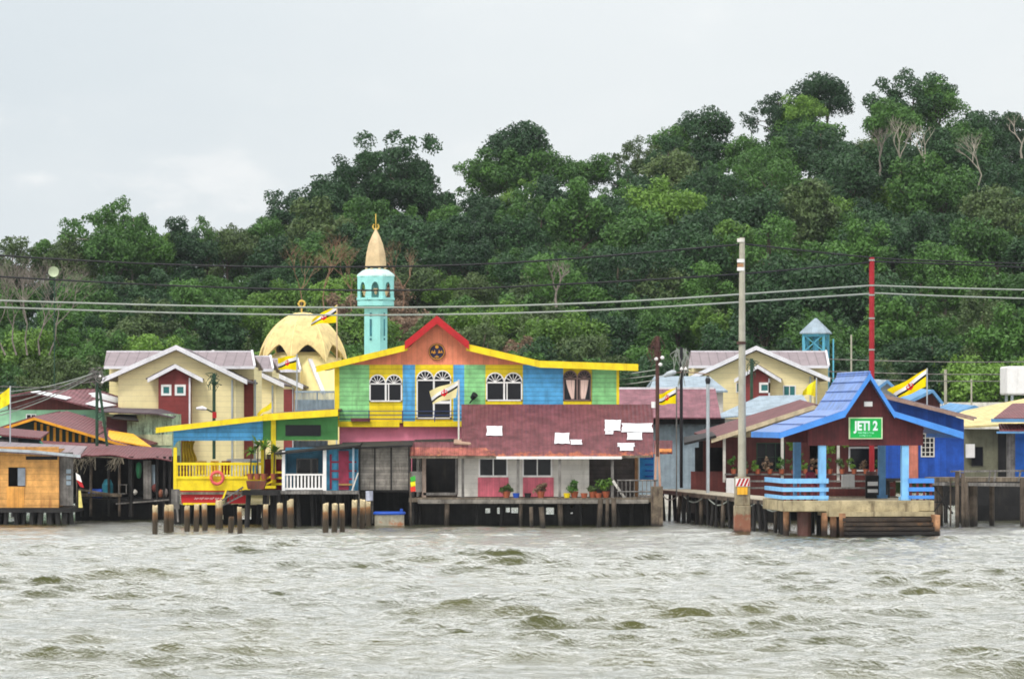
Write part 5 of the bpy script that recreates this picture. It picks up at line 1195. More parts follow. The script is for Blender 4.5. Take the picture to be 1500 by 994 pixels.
m = MB(); m.pb(156, 186, 610, 640, D - .06, .05); m.build('dark_red_door', paint('maroon_hanging', (76, 34, 36), dirt=.2), h)
m = MB(); m.slab((X(146, D), D - .6, Z(602, D)), (X(230, D), D - .6, Z(605, D)), (X(225, D), D + 4, Z(598, D)), (X(146, D), D + 4, Z(596, D)), .07); m.slab((X(230, D), D - .6, Z(605, D)), (X(256, D), D - .6, Z(611, D)), (X(250, D), D + 4, Z(606, D)), (X(225, D), D + 4, Z(598, D)), .07); m.build('roof', M['darkroof'], h)
m = MB(); m.slab((X(165, D), D - .9, Z(612, D)), (X(206, D), D - .9, Z(616, D)), (X(200, D), D - .1, Z(608, D)), (X(170, D), D - .1, Z(606, D)), .06); m.build('awning', M['dkwood'], h)
m = MB(); m.pb(186, 252, 636, 652, D - .05, .05); m.build('pale_boards', paint('pale_moss_boards', (196, 200, 160), var=.2, dirt=.4), h)
piles(h, (160, 205, 245), 688, D + 1, mat='dkwood')

# ------------------------------------------------------------------ right: white metal house, brown house, blue house, olive house
D = 182.0
h = thing('maroon_roofed_house', 'long pale blue metal walled house with a wide faded maroon roof', 'house', base(985, D))
m = MB(); m.pb(908, 1062, 612, 724, D, .1); m.box(X(1062, D) - .1, X(1062, D), D + .1, D + 7, Z(724, D), Z(612, D)); m.build('wall', M['palebl'], h)
rm = paint('faded_mauve_roof', (134, 88, 98), var=.22, dirt=.4, dcol=(104, 60, 64), corr=('X', .25), bump=.5)
m = MB(); ze, zr = Z(611, D - 1), Z(569, D + 4); m.slab((X(903, D - 1), D - 1, ze), (X(1056, D - 1), D - 1, ze), (X(1048, D + 4), D + 4, zr), (X(903, D + 4), D + 4, zr), .08); m.slab((X(903, D + 4), D + 4, zr), (X(1048, D + 4), D + 4, zr), (X(1040, D + 8), D + 8, ze), (X(903, D + 8), D + 8, ze), .08); m.build('roof', rm, h)
m = MB(); m.pb(903, 1062, 612.5, 621, D - .4, .3); m.build('eave_shade', M['dark'], h)  # near-black strip added as the shade under the eave
m = MB(); m.pb(903, 1046, 567, 570, D + 3.9, .2); m.build('ridge_cap', M['trim'], h)
piles(h, (920, 960, 1000, 1040), 722, D + 1, mat='dkwood')
D = 196.0
h = thing('pale_metal_roof_house', 'low house with a whitish blue metal roof behind the maroon roof', 'house', base(1010, D))
m = MB(); m.slab((X(950, D), D, Z(572, D)), (X(1066, D), D, Z(572, D)), (X(1046, D), D + 5, Z(549, D)), (X(964, D), D + 5, Z(549, D)), .1); m.slab((X(964, D), D + 5, Z(549, D)), (X(1046, D), D + 5, Z(549, D)), (X(1066, D), D + 9, Z(572, D)), (X(950, D), D + 9, Z(572, D)), .1); m.build('roof', M['palebl'], h)
m = MB(); m.box(X(956, D), X(1060, D), D + .5, D + 8.5, -.5, Z(573, D)); m.build('wall', M['offw'], h)
h = thing('grey_lean_to', 'pale corrugated lean-to roof under the right cream house windows', 'shed', base(1140, 190))
m = MB(); d_ = 190; m.slab((X(1040, d_), d_, Z(612, d_)), (X(1190, d_), d_, Z(600, d_)), (X(1185, d_), d_ + 4, Z(577, d_)), (X(1120, d_), d_ + 4, Z(579, d_)), .08); m.build('roof', M['palebl'], h)
m = MB(); m.box(X(1050, d_), X(1185, d_), d_ + .4, d_ + 4, -.5, Z(613, d_)); m.build('wall', M['offw'], h)
m = MB(); d_ = 188; m.slab((X(1020, d_), d_, Z(608, d_)), (X(1048, d_), d_, Z(606, d_)), (X(1038, d_), d_ + 4, Z(570, d_)), (X(1020, d_), d_ + 4, Z(570, d_)), .08); m.build('red_roof_part', rm, h) if False else None

D = 171.0
h = thing('brown_house', 'brown red house with a shaded porch behind the boardwalk and the jetty', 'house', base(1160, D))
m = MB(); m.pw(1030, 1312, 640, 728, D, .12, [(1108, 1150, 648, 690), (1186, 1206, 650, 712), (1243, 1292, 655, 688), (1036, 1062, 655, 720)])
m.box(X(1312, D) - .1, X(1312, D), D + .12, D + 6, Z(728, D), Z(640, D)); m.build('wall', M['brownw'], h)
m = MB(); m.pp([(1035, 642), (1290, 642), (1290, 600), (1200, 596), (1186, 600), (1045, 640)], D + .02, .1); m.build('upper_wall', paint('cream_boards', (206, 190, 150), var=.15, dirt=.3, board='X', bper=.2), h)
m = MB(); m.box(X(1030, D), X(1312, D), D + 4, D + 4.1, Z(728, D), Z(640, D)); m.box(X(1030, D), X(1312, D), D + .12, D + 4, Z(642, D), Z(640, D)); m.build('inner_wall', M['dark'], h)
m = MB(); m.slab((X(1042, D), D - 1.5, Z(641, D)), (X(1192, D), D - 1.5, Z(592, D)), (X(1184, D), D + 5, Z(584, D)), (X(1024, D), D + 5, Z(634, D)), .09); m.slab((X(1192, D), D - 1.5, Z(592, D)), (X(1305, D), D - 1.5, Z(620, D)), (X(1300, D), D + 5, Z(615, D)), (X(1184, D), D + 5, Z(584, D)), .09)
m.build('roof', paint('mauve_brown_roof', (112, 70, 72), var=.15, dirt=.3, corr=('Y', .2), bump=.5), h)
m = MB(); m.band([(1042, 642), (1192, 593)], D - 1.56, 6.5, .08); m.band([(1192, 593), (1305, 621)], D - 1.56, 6.5, .08); m.build('bargeboard', paint('tan_bargeboard', (196, 180, 150), dirt=.3), h)
m = MB(); m.slab((X(999, D), D - 1.8, Z(648, D)), (X(1046, D), D - 1.6, Z(637, D)), (X(1046, D), D + 2, Z(632, D)), (X(1004, D), D + 2, Z(640, D)), .12); m.build('dark_awning', M['dkwood'], h)
m = MB(); m.pb(1012, 1062, 690, 724, D - .6, .1); m.build('low_porch_wall', M['brownw'], h)
m = MB(); m.pb(1018, 1034, 655, 692, D + .3, .1); m.build('porch_dark_panel', M['dark'], h)  # near-black panel at the left end of the porch
window(h, 1108, 1150, 648, 690, D + .05, frame='dgpole', nx=3, ny=2, fw=1.5); window(h, 1243, 1292, 654, 690, D, frame='white', nx=1, fw=2.5)
for px in (1061, 1146, 1228, 1306): MB().pb(px - 2, px + 2, 640, 706, D - 1.2, .14).build('porch_post', M['offw'], h)
m = MB()
for py in (693, 703, 713): m.pb(1062, 1310, py, py + 2.5, D - 1.3, .07)
m.build('porch_rail', M['greyv'], h)
m = MB(); m.box(X(1005, D), X(1312, D), D - 1.6, D + 4, Z(731, D), Z(726, D)); m.build('floor', M['deck'], h)
m = MB(); m.pb(1010, 1375, 731, 775, D + 1, .06); m.build('underfloor_shade', M['dark'], h)  # near-black sheet added as shade below the porch floor
piles(h, range(1020, 1310, 30), 728, D - 1.3, mat='dkwood')
m = MB(); m.pb(1064, 1076, 700, 722, D - 1.6, .3); tag(m.build('white_sack', M['white']), 'pale white box standing on the boardwalk at the left end of the porch rail', 'box')
for i in range(14):
    px = 1072 + i * 17.5
    if px > 1300: break
    gm_ = ['mid', 'oliveg', 'bright', 'brown'][i % 4]; top_ = [20, 12, 16, 26][i % 4] * .5
    t = thing('potted_plant', ['first', 'second', 'third', 'fourth', 'fifth', 'sixth', 'seventh', 'eighth', 'ninth', 'tenth', 'eleventh', 'twelfth', 'thirteenth', 'fourteenth'][i] + ' potted plant from the left on the brown house porch rail', 'plant', base(px, D - 1.35, Z(692, D)), 'pots on the porch rail')
    m = MB(); m.lathe(X(px, D), D - 1.35, [(.1, Z(693, D)), (.15, Z(693, D) + .24)], 10); m.build('pot', M['terracotta'], t)
    leaves('foliage', px, 688 - 5 - top_ * .4, D - 1.35, .28, .3 + top_ * .02, 130, .07, gm_, t, seed=40 + i)
for i, (px, py) in enumerate(((1158, 652), (1168, 668), (1240, 651), (1292, 650), (1218, 660))):
    leaves('hanging_vine', px, py, D - 1.5, .3, .35, 110, .07, 'bright' if i % 2 == 0 else 'oliveg', None, seed=70 + i)
    o = C.objects[-1] if False else bpy.context.scene.objects[-1] if False else None
vn = [o for o in bpy.data.objects if o.name.startswith('hanging_vine')]
for o, lab in zip(sorted(vn, key=lambda o: o.location.x), ('leafy vine hanging left of the left jetty posts', 'leafy vine hanging low beside the left jetty posts', 'leafy vine hanging inside between the jetty posts', 'leafy vine hanging just under the left of the green sign', 'leafy vine hanging right of the tall red pole')): tag(o, lab, 'plant', 'vines hanging along the porch')

D = 166.0
h = thing('blue_house', 'deep blue walled house with a long sloping tan edged roof right of the jetty', 'house', base(1350, D))
m = MB(); m.pp([(1290, 700), (1412, 700), (1412, 614), (1340, 592), (1290, 580)], D, .12); m.box(X(1412, D) - .1, X(1412, D), D + .12, D + 6, Z(700, D), Z(614, D)); m.build('wall', M['royal'], h)
m = MB(); m.slab((X(1180, D), D - 1, Z(549, D)) if False else (X(1290, D), D - 1, Z(576, D)), (X(1427, D), D - 1, Z(611, D)), (X(1424, D), D + 6, Z(607, D)), (X(1290, D), D + 6, Z(572, D)), .08); m.build('roof', M['seam'], h)
m = MB(); m.band([(1290, 577), (1427, 611)], D - 1.06, 5, .07); m.build('bargeboard', paint('mauve_tan_edge', (150, 124, 112), var=.15, dirt=.3), h)
m = MB(); m.pb(1322, 1345, 645, 700, D - .1, .1); m.build('salmon_panel', paint('salmon_panel', (206, 124, 104), dirt=.3, board='X', bper=.2), h)
window(h, 1349, 1369, 634, 669, D, frame='offw', nx=3, ny=5, fw=1.8)
m = MB(); m.pb(1290, 1415, 700, 704, D - .3, 4); m.build('floor', M['dkwood'], h); piles(h, (1300, 1330, 1360, 1385, 1408), 702, D + .3, mat='dkwood')
D = 178.0
h = thing('olive_house', 'olive walled house with a pale yellow roof at the right edge', 'house', base(1450, D))
m = MB(); m.pb(1412, 1560, 628, 705, D, .12); m.box(X(1412, D), X(1412, D) + .1, D + .12, D + 6, Z(705, D), Z(628, D)); m.build('wall', M['olive'], h)
m = MB(); m.slab((X(1410, D), D - .8, Z(624, D)), (X(1560, D), D - .8, Z(616, D)), (X(1580, D), D + 7, Z(572, D)), (X(1440, D), D + 7, Z(600, D)), .1)
m.slab((X(1410, D), D - .8, Z(624, D)), (X(1440, D), D + 7, Z(600, D)), (X(1425, D), D + 7, Z(606, D)), (X(1410, D), D + 2, Z(618, D)), .06); m.build('roof', M['yroof'], h)
window(h, 1423, 1440, 654, 682, D, frame='dkwood', nx=1, fw=1); m = MB(); m.pb(1415, 1428, 650, 670, D - .3, .15); m.build('white_frame', M['white'], h)
m = MB(); m.pb(1462, 1474, 632, 705, D - .05, .04); m.build('doorway', M['dark'], h)
piles(h, (1420, 1450, 1480, 1510), 704, D + .5, mat='dkwood')
D = 172.0
h = thing('edge_house', 'house cut by the right edge, with maroon double eaves and a blue wall', 'house', base(1510, D))
m = MB(); m.pb(1487, 1570, 632, 705, D, .1); m.build('wall', paint('bright_blue_wall', (40, 110, 210), dirt=.2), h)
m = MB(); m.slab((X(1450, D), D - 1.4, Z(612, D)), (X(1570, D), D - 1.4, Z(612, D)), (X(1570, D), D + 4, Z(588, D)), (X(1500, D), D + 4, Z(590, D)), .08); m.slab((X(1458, D), D - 1.5, Z(631, D)), (X(1570, D), D - 1.5, Z(631, D)), (X(1570, D), D - .2, Z(620, D)), (X(1462, D), D - .2, Z(620, D)), .06); m.build('roof', M['maroon'], h)
m = MB(); m.pb(1452, 1570, 613, 618, D - 1.45, .07); m.pb(1460, 1570, 631.5, 634.5, D - 1.52, .05); m.build('eave_trim', M['skyb'], h)
m = MB(); m.pb(1475, 1487, 634, 705, D - .3, .1); m.build('grey_side', M['greyv'], h)
D = 205.0
h = thing('white_tank', 'white boxy water tank raised on posts at the right edge', 'tank', base(1500, D))
m = MB(); m.pb(1475, 1560, 536, 578, D, 3.0); o = m.build('tank_body', M['white'], h); bv = o.modifiers.new('b', 'BEVEL'); bv.width = .12; bv.segments = 3
for px, yy in ((1482, .3), (1550, .3), (1482, 2.7), (1550, 2.7)): MB().box(X(px, D), X(px, D) + .15, D + yy, D + yy + .15, 0, Z(577, D)).build('leg', M['metal'], h)
# blue roofed cottages behind the big flag
for i, (ap, tp, l, r_, ev, d_, lab) in enumerate(((1366, 571, 1326, 1381, 590, 200, 'small sky blue gabled cottage right of the big yellow flag'), (1300, 557, 1262, 1330, 585, 204, 'whitish roofed cottage behind the red pole'), (1428, 594, 1398, 1446, 605, 198, 'low light blue roof showing above the blue house eave'))):
    h = thing('cottage', lab, 'house', base(ap, d_), 'small blue roofed cottages')
    m = MB(); m.pp([(l + 4, ev + 40), (r_ - 4, ev + 40), (r_ - 4, ev), (ap, tp + 3), (l + 4, ev)], d_, 4); m.build('wall', M['offw'] if i else M['brownw'], h)
    m = MB()
    for a, b in (((l, ev), (ap, tp)), ((ap, tp), (r_, ev))): m.slab((X(a[0], d_), d_ - .6, Z(a[1], d_)), (X(b[0], d_), d_ - .6, Z(b[1], d_)), (X(b[0] - 22, d_), d_ + 4.5, Z(b[1] - 5, d_)), (X(a[0] - 22, d_), d_ + 4.5, Z(a[1] - 5, d_)), .1)
    m.build('roof', M['palebl'] if i == 1 else M['skyb'], h)
    m = MB(); m.band([(l, ev - 1), (ap, tp - 1), (r_, ev - 1)], d_ - .66, 5, .07); m.build('bargeboard', M['skyb'], h)
# ------------------------------------------------------------------ jetty pavilion (built square, then turned a little)
D = 147.0; K = FPX / D
TH = math.radians(6.5)
ax = X(1267, D)
J = thing('jetty_pavilion', 'blue roofed jetty pavilion with maroon gable boards on a pale concrete platform', 'jetty', (ax, D, 0), rotz=TH)
def lx(px): return (px - 1267) / K / math.cos(TH) * .995
def lz(py): return Z(py, D)
class LB(MB):
    def lb(s, a, b, top, bot, y, t): return s.box(lx(a), lx(b), y, y + t, lz(bot), lz(top))
PR = [(1134, 633), (1231, 600), (1267, 546), (1304, 602), (1406, 632)]
m = LB(); L = 5.6
for (a, b), (c, e) in zip(PR[:-1], PR[1:]):
    m.slab((lx(a), -.9, lz(b)), (lx(c), -.9, lz(e)), (lx(c), L, lz(e)), (lx(a), L, lz(b)), .12)
m.build('roof', M['jroof'], J, local=True)
m = LB()
for (a, b), (c, e) in zip(PR[:-1], PR[1:]):
    m.prism([(lx(a), lz(b + 0.5)), (lx(c), lz(e + .5)), (lx(c), lz(e + 10.5)), (lx(a), lz(b + 8.5))], -1.0, -.92)
m.build('bargeboard', M['jblue'], J, local=True)
m = LB(); m.box(lx(1134) - .02, lx(1134) + .06, -.9, L, lz(641), lz(632.5)); m.box(lx(1406) - .06, lx(1406) + .02, -.9, L, lz(641), lz(632.5)); m.build('eave_board', M['jblue'], J, local=True)
m = LB()
for k, (t) in enumerate((.25, .5, .75)):
    x = lx(1231) + (lx(1267) - lx(1231)) * t; z = lz(600) + (lz(546) - lz(600)) * t; m.beam((x, -.9, z + .02), (x, L, z + .02), .07, .03)
for t in (.35, .7):
    x = lx(1134) + (lx(1231) - lx(1134)) * t; z = lz(633) + (lz(600) - lz(633)) * t; m.beam((x, -.9, z + .02), (x, L, z + .02), .07, .03)
m.tube([(lx(1267), -.9, lz(545)), (lx(1267), L, lz(545))], .06, 6); m.build('roof_lap', M['jroof'], J, local=True)
m = LB(); m.prism([(lx(1179), lz(652)), (lx(1350), lz(652)), (lx(1350), lz(625)), (lx(1302), lz(608)), (lx(1267), lz(554)), (lx(1233), lz(606)), (lx(1179), lz(625))], -.5, -.42); m.build('gable_boards', M['maroonb'], J, local=True)
m = LB(); m.box(lx(1170), lx(1352), 3.2, 3.3, lz(648), lz(628)); m.box(lx(1170), lx(1352), -.4, 5, lz(629), lz(626)); m.build('ceiling', M['maroonb'], J, local=True)
for px, y, f in ((1201, -.3, 1), (1324, -.3, 1), (1189, 3.4, 0), (1318, 3.4, 0)):
    m = LB(); x = lx(px); m.box(x - .15, x + .15, y - .15, y + .15, lz(733), lz(640)); m.box(x - .22, x + .22, y - .22, y + .22, lz(733), lz(727)); m.build('post', M['jlight'] if f else M['skyb'], J, local=True)
def bench(a, b, y):
    g = LB()
    for i in range(int((b - a) / 10) + 1): x = lx(a + 4 + i * 10); g.box(x - .05, x + .05, y + .1, y + .16, lz(732), lz(703))
    o = g.build('bench_slat', M['maroonw'], J, local=True)
    for t_, b_ in ((700, 707), (713, 719), (725, 730)): LB().box(lx(a), lx(b), y - .0, y + .09, lz(b_), lz(t_)).build('bench_rail', M['jlight'] if a < 1200 else M['jblue'], J, local=True)
bench(1141, 1209, -.55); bench(1328, 1366, -.55)
m = LB(); m.box(lx(1141), lx(1141) + .09, -.4, 3.6, lz(707), lz(700)); m.box(lx(1141), lx(1141) + .09, -.4, 3.6, lz(719), lz(713)); m.box(lx(1141), lx(1141) + .09, -.4, 3.6, lz(730), lz(725)); m.build('side_rail', M['jlight'], J, local=True)
m = LB(); m.box(lx(1150), lx(1195), .1, .6, lz(716), lz(713)); m.build('bench_seat', M['maroonw'], J, local=True)
m = LB(); m.box(lx(1142), lx(1365), -.7, 4.2, lz(748), lz(732)); o = m.build('platform', M['conc'], J, local=True); bv = o.modifiers.new('b', 'BEVEL'); bv.width = .04; bv.segments = 2
m = LB(); m.box(lx(1205), lx(1342), -.74, -.7, lz(754), lz(736)); m.box(lx(1207), lx(1362), -1.1, 1.5, lz(755), lz(748.5)); m.build('beam', M['conc'], J, local=True)
m = LB()
for i in range(6): m.box(lx(1223 + i * .6), lx(1358), -1.6 - .24 * i, 1.0, lz(761.5 + i * 6.4), lz(756.5 + i * 6.4))
m.box(lx(1223), lx(1358), -1.4, .8, -.6, lz(757)); m.build('steps', M['steps'], J, local=True)
m = LB(); m.box(lx(1354), lx(1361), -2.2, -1.4, lz(762) - 1.3, lz(752)); m.build('step_cheek', M['orangep'], J, local=True)
for i, (px, y) in enumerate(((1203, -.7), (1214, -1.0), (1224, -1.5))):
    LB().box(lx(px) - .12, lx(px) + .1, y, y + .3, -1, lz(750)).build('fender_post', M['orangep'], J, local=True)
for i, (px, y, r, mt) in enumerate(((1176, -.1, .3, 'rustpole'), (1190, 1.5, .25, 'dkwood'), (1152, .3, .13, 'orangep'), (1163, 2.6, .15, 'dkwood'), (1214, 1.8, .2, 'dkwood'), (1345, 2.2, .25, 'dkwood'), (1300, 3.4, .25, 'dkwood'))):
    LB().tube([(lx(px), y, -1), (lx(px), y, lz(748))], r, 10).build('pile', M[mt], J, local=True)
m = LB(); m.box(lx(1262), lx(1274), -.56, -.5, lz(595), lz(588)); tag_l = m.build('wall_lamp', M['white'], J, local=True)
# sign (hangs on the gable): own thing
sg = thing('jetty_sign', 'green sign reading JETI 2 with a cream border on the pavilion gable', 'sign', (ax, D, 0), rotz=TH)
LB().box(lx(1238.5), lx(1288.5), -.62, -.56, lz(642.5), lz(611)).build('sign_border', paint('sign_cream', (206, 220, 180), dirt=.05), sg, local=True)
LB().box(lx(1240.5), lx(1286.5), -.635, -.62, lz(640.8), lz(612.7)).build('sign_panel', paint('sign_green', (0, 168, 74), var=.05, dirt=.03), sg, local=True)
def text(s, x, z, h_, wsc, mat, parent, y, bold=.012):
    cu = bpy.data.curves.new('lettering', 'FONT'); cu.body = s; cu.size = h_ / .7; cu.align_x = 'CENTER'; cu.extrude = .006; cu.offset = bold
    cu.materials.append(mat); tmp = bpy.data.objects.new('tmp', cu); C.objects.link(tmp); bpy.context.view_layer.update(); me = bpy.data.meshes.new_from_object(tmp.evaluated_get(bpy.context.evaluated_depsgraph_get())); bpy.data.objects.remove(tmp); me.name = 'lettering'; o = bpy.data.objects.new('lettering', me); C.objects.link(o); o.parent = parent; o.location = (x, y, z); o.rotation_euler = (math.radians(90), 0, 0); o.scale = (wsc, 1, 1); return o
lw = paint('sign_white', (220, 244, 240), dirt=.02)
text('JETI 2', lx(1264), lz(629.5), .38, .78, lw, sg, -.645, .022)
m = LB(); rr_ = random.Random(3)
for row, (a, b, zz) in enumerate(((1252, 1275, 633.5), (1254.5, 1272, 637.5))):
    x = lx(a)
    while x < lx(b):
        w0 = rr_.uniform(.03, .05); m.box(x, x + .014, -.645, -.634, lz(zz) - .04, lz(zz) + .04)
        if rr_.random() < .6: m.box(x, x + w0, -.643, -.634, lz(zz) + .02 * rr_.choice((-1.6, 0, 1.2)) - .006, lz(zz) + .02 * rr_.choice((-1.6, 0, 1.2)) + .008)
        x += w0 + .018
m.build('small_print', paint('sign_mint', (150, 230, 190), dirt=.02), sg, local=True)

# objects under the roof
m = MB(); d_ = 151; m.pb(1234, 1252, 695, 713, d_, .5); tag(m.build('white_cooler_box', M['white']), 'square white box standing under the jetty roof between the posts', 'box')
st_ = thing('warning_board', 'dark stand with two white plates at the foot of the red pole', 'sign', base(1278, 150.5, Z(733, 150.5)))
MB().pb(1268, 1290, 696, 733, 150.5, .12).build('board', M['dkwood'], st_)
MB().pb(1271, 1286, 705, 711, 150.45, .04).build('plate', M['white'], st_); MB().pb(1271, 1286, 716, 721, 150.45, .04).build('plate', M['white'], st_)
for px in (1228, 1262): 
    pass
# seated person
def skin_body(name, verts, edges, radii, mat, parent):
    me = bpy.data.meshes.new(name); me.from_pydata(verts, edges, []); me.update()
    o = bpy.data.objects.new(name, me); C.objects.link(o); o.parent = parent
    sk = o.modifiers.new('skin', 'SKIN'); sk.use_smooth_shade = True
    for i, r in enumerate(radii): me.skin_vertices[0].data[i].radius = (r, r) if not isinstance(r, tuple) else r
    me.skin_vertices[0].data[0].use_root = True
    ss = o.modifiers.new('sub', 'SUBSURF'); ss.levels = 1; ss.render_levels = 2
    me.materials.append(mat); return o
pz = Z(733, 149)
P_ = thing('person', 'person in a maroon top and dark headscarf sitting behind the left jetty bench', 'person', (X(1187, 148.6), 148.6, pz + .22), rotz=.5)
V_ = [(0,0,.5),(0,0,.72),(0,.01,.95),(0,.0,1.08),(0,-.01,1.2),(0,-.02,1.3),  (.17,0,.98),(.24,-.06,.74),(.16,-.24,.62),(.1,-.33,.6), (-.17,0,.98),(-.24,-.06,.74),(-.16,-.24,.62),(-.1,-.33,.6),
      (.1,0,.48),(.12,-.42,.47),(.12,-.42,.1),(.12,-.52,.04),(-.1,0,.48),(-.12,-.42,.47),(-.12,-.42,.1),(-.12,-.52,.04)]
E_ = [(0,1),(1,2),(2,3),(3,4),(4,5),(2,6),(6,7),(7,8),(8,9),(2,10),(10,11),(11,12),(12,13),(0,14),(14,15),(15,16),(16,17),(0,18),(18,19),(19,20),(20,21)]
Rr_ = [.17,.15,.15,.06,.095,.07,.07,.05,.04,.035,.07,.05,.04,.035,.1,.08,.055,.05,.1,.08,.055,.05]
skin_body('body', V_, E_, Rr_, paint('maroon_clothes', (130, 34, 60), dirt=.1), P_)
m = MB(); m.lathe(0, 0, [(.13, 1.04), (.12, 1.12), (.125, 1.22), (.1, 1.31), (.03, 1.36)], 14); m.build('headscarf', paint('dark_scarf', (48, 34, 52), dirt=.1), P_, local=True, smooth=True)
m = MB(); m.lathe(0, 0, [(.01, 1.12), (.06, 1.14), (.078, 1.2), (.07, 1.26), (.01, 1.3)], 12)
for i, v in enumerate(m.v): m.v[i] = (v[0], v[1] - .075, v[2])
m.build('face', paint('skin', (170, 120, 90), dirt=.05, var=.05), P_, local=True, smooth=True)
m = MB(); d_ = 148.6; m.pb(1176, 1204, 710, 714, d_ - .3, .7); m.pb(1178, 1181, 714, 733, d_ - .2, .5); m.pb(1199, 1202, 714, 733, d_ - .2, .5); tag(m.build('low_stool_bench', M['maroonw']), 'low maroon bench the person sits on under the jetty roof', 'bench')

# ------------------------------------------------------------------ boardwalks
bw = thing('boardwalk', 'pale boardwalk on many dark piles running from the purple roofed house to the jetty', 'boardwalk', (9.5, 160, 0))
A, B = Vector((X(962, 171), 171, 1.55)), Vector((X(1150, 149.5), 149.5, 1.42))
side = (B - A).normalized().cross(Vector((0, 0, 1))) * 1.7; side.z = 0
if side.y < 0: side = -side
m = MB(); m.slab(A, B, B + side, A + side, .12); m.build('deck', paint('pale_deck', (176, 166, 146), var=.15, dirt=.4, board='Y', bper=.2), bw)
m = MB(); m.beam(A - Vector((0, .05, .12)), B - Vector((0, .05, .12)), .1, .18); m.build('edge_beam', M['pile'], bw)
for i in range(22):
    t = (i + .3) / 22; p = A.lerp(B, t); jx = R.uniform(-.15, .15)
    MB().tube([(p.x + jx, p.y + .05 * (i % 3), -.8), (p.x + R.uniform(-.12, .12), p.y + .1, 1.4)], R.uniform(.07, .11), 8).build('pile', M['pile'] if i % 4 == 0 else M['dkwood'], bw)
for i in range(12):
    t = (i + .5) / 12; p = A.lerp(B, t) + side * .9
    MB().tube([(p.x, p.y, -.8), (p.x, p.y, 1.4)], .12, 8).build('pile', M['dkwood'], bw)
m = MB(); a0 = A + side * .8; b0 = A.lerp(B, .72) + side * .8
m.slab(a0 + Vector((0, 0, -.25)), b0 + Vector((0, 0, -.25)), b0 + Vector((0, 0, -1.15)), a0 + Vector((0, 0, -1.15)), .05) ; m.build('boardwalk_shade', M['dark'], bw)  # near-black sheet added as the shade under the boardwalk
cb = thing('sagging_cable', 'pale cable sagging along the front of the boardwalk', 'cable', (A.x, A.y, 1.4)); m = MB()
for k in range(5):
    p, q = A.lerp(B, k / 5 + .02), A.lerp(B, (k + 1) / 5); pts = [p.lerp(q, t / 6) + Vector((0, -.15, -.12 - .35 * math.sin(math.pi * t / 6))) for t in range(7)]; m.tube(pts, .03, 6)
m.build('cable_run', M['wcab'], cb)
bw = thing('right_walkway', 'high grey timber walkway with a handrail at the right edge', 'walkway', base(1440, 160)); bw.name = 'timber_walkway'
D = 160.0
m = MB(); m.box(X(1362, D), X(1600, D), D, D + 2, Z(705, D), Z(699, D)); m.build('deck', M['deck'], bw)
m = MB(); m.beam((X(1362, D), D - .05, Z(708, D)), (X(1600, D), D - .05, Z(711, D)), .12, .16); m.build('edge_beam', M['greyv'], bw)
m = MB(); m.beam((X(1392, D), D - .05, Z(690, D)), (X(1600, D), D - .05, Z(688, D)), .07, .08)
for px in (1404, 1448, 1456, 1492): m.beam((X(px, D), D - .02, Z(705, D)), (X(px + 3, D), D - .02, Z(688, D)), .08)
m.build('handrail', M['greyv'], bw)
for (a, t_, b_, yy, r) in ((1401, 690, 775, -.3, .1), (1412, 705, 780, -.2, .16), (1409, 692, 778, -.35, .09), (1429, 705, 768, .9, .22), (1392, 700, 770, -.1, .04), (1375, 705, 770, 1, .1), (1497, 700, 785, -.3, .14), (1460, 705, 770, 1.6, .12), (1385, 705, 772, 1.8, .12)):
    MB().tube([(X(a + (4 if r == .16 else 0), D), D + yy, -.8), (X(a, D), D + yy, Z(t_, D))], r, 8).build('pile', M['pile'], bw)
m = MB(); m.beam((X(1366, D), D + .1, Z(708, D)), (X(1396, D), D + .1, Z(752, D)), .08); m.beam((X(1366, D), D + .1, Z(752, D)), (X(1396, D), D + .1, Z(712, D)), .07); m.beam((X(1364, D), D + .1, Z(735, D)), (X(1398, D), D + .1, Z(735, D)), .07); m.build('brace', M['dkwood'], bw)
m = MB(); m.pb(1365, 1600, 712, 740, D + 5, .08); m.pb(1420, 1600, 705, 775, D + 8, .08); m.build('walkway_shade', M['dark'], bw)  # near-black sheets added as the shade behind and below the walkway

# ------------------------------------------------------------------ poles
def pole(name, lab, px, d, top, bot, r, mat, r2=None, cat='pole'):
    t = thing(name, lab, cat, base(px, d, 0)); MB().tube([(X(px, d), d, Z(bot, d)), (X(px - (1086 - 1085 if px == 1086 else 0), d), d, Z(top, d))], r, 12, r2=r2 or r).build('shaft', M[mat], t); return t
t = pole('concrete_pole', 'tall pale concrete pole on a stained square pier with a striped plate', 1087, 150.0, 348, 700, .185, 'concg', r2=.12)
D = 150.0
m = MB(); m.pb(1077, 1099, 698, 740, D - .35, .7); m.pb(1076, 1100, 740, 800, D - .4, .8); o = m.build('pier', M['concpile'], t); bv = o.modifiers.new('b', 'BEVEL'); bv.width = .03
for py, c in ((352, 'offw'), (382, 'white'), (394, 'white')): MB().tube([(X(1085.3, D), D, Z(py + 2.5, D)), (X(1085.3, D), D, Z(py - 2.5, D))], .17, 12).build('collar', M[c], t)
MB().tube([(X(1085.3, D), D, Z(391, D)), (X(1085.3, D), D, Z(386, D))], .16, 12).build('rust_band', M['orangep'], t); MB().tube([(X(1086, D), D, Z(504, D)), (X(1086, D), D, Z(500, D))], .2, 12).build('clamp', M['rustpole'], t)
sgn = MB().pb(1077.5, 1098.5, 700, 712, D - .4, .04).build('hazard_plate', M['white'], t)
for i in range(4):
    a = 1078 + i * 5.6; m = MB(); m.pp([(a, 711.5), (a + 3, 711.5), (min(a + 8, 1098.3), 700.5), (min(a + 5, 1098.3), 700.5)], D - .41, .01); m.build('hazard_stripe', M['red'], sgn)
MB().pb(1080, 1095, 713, 724, D - .4, .04).build('orange_plate', M['orroof'], t)
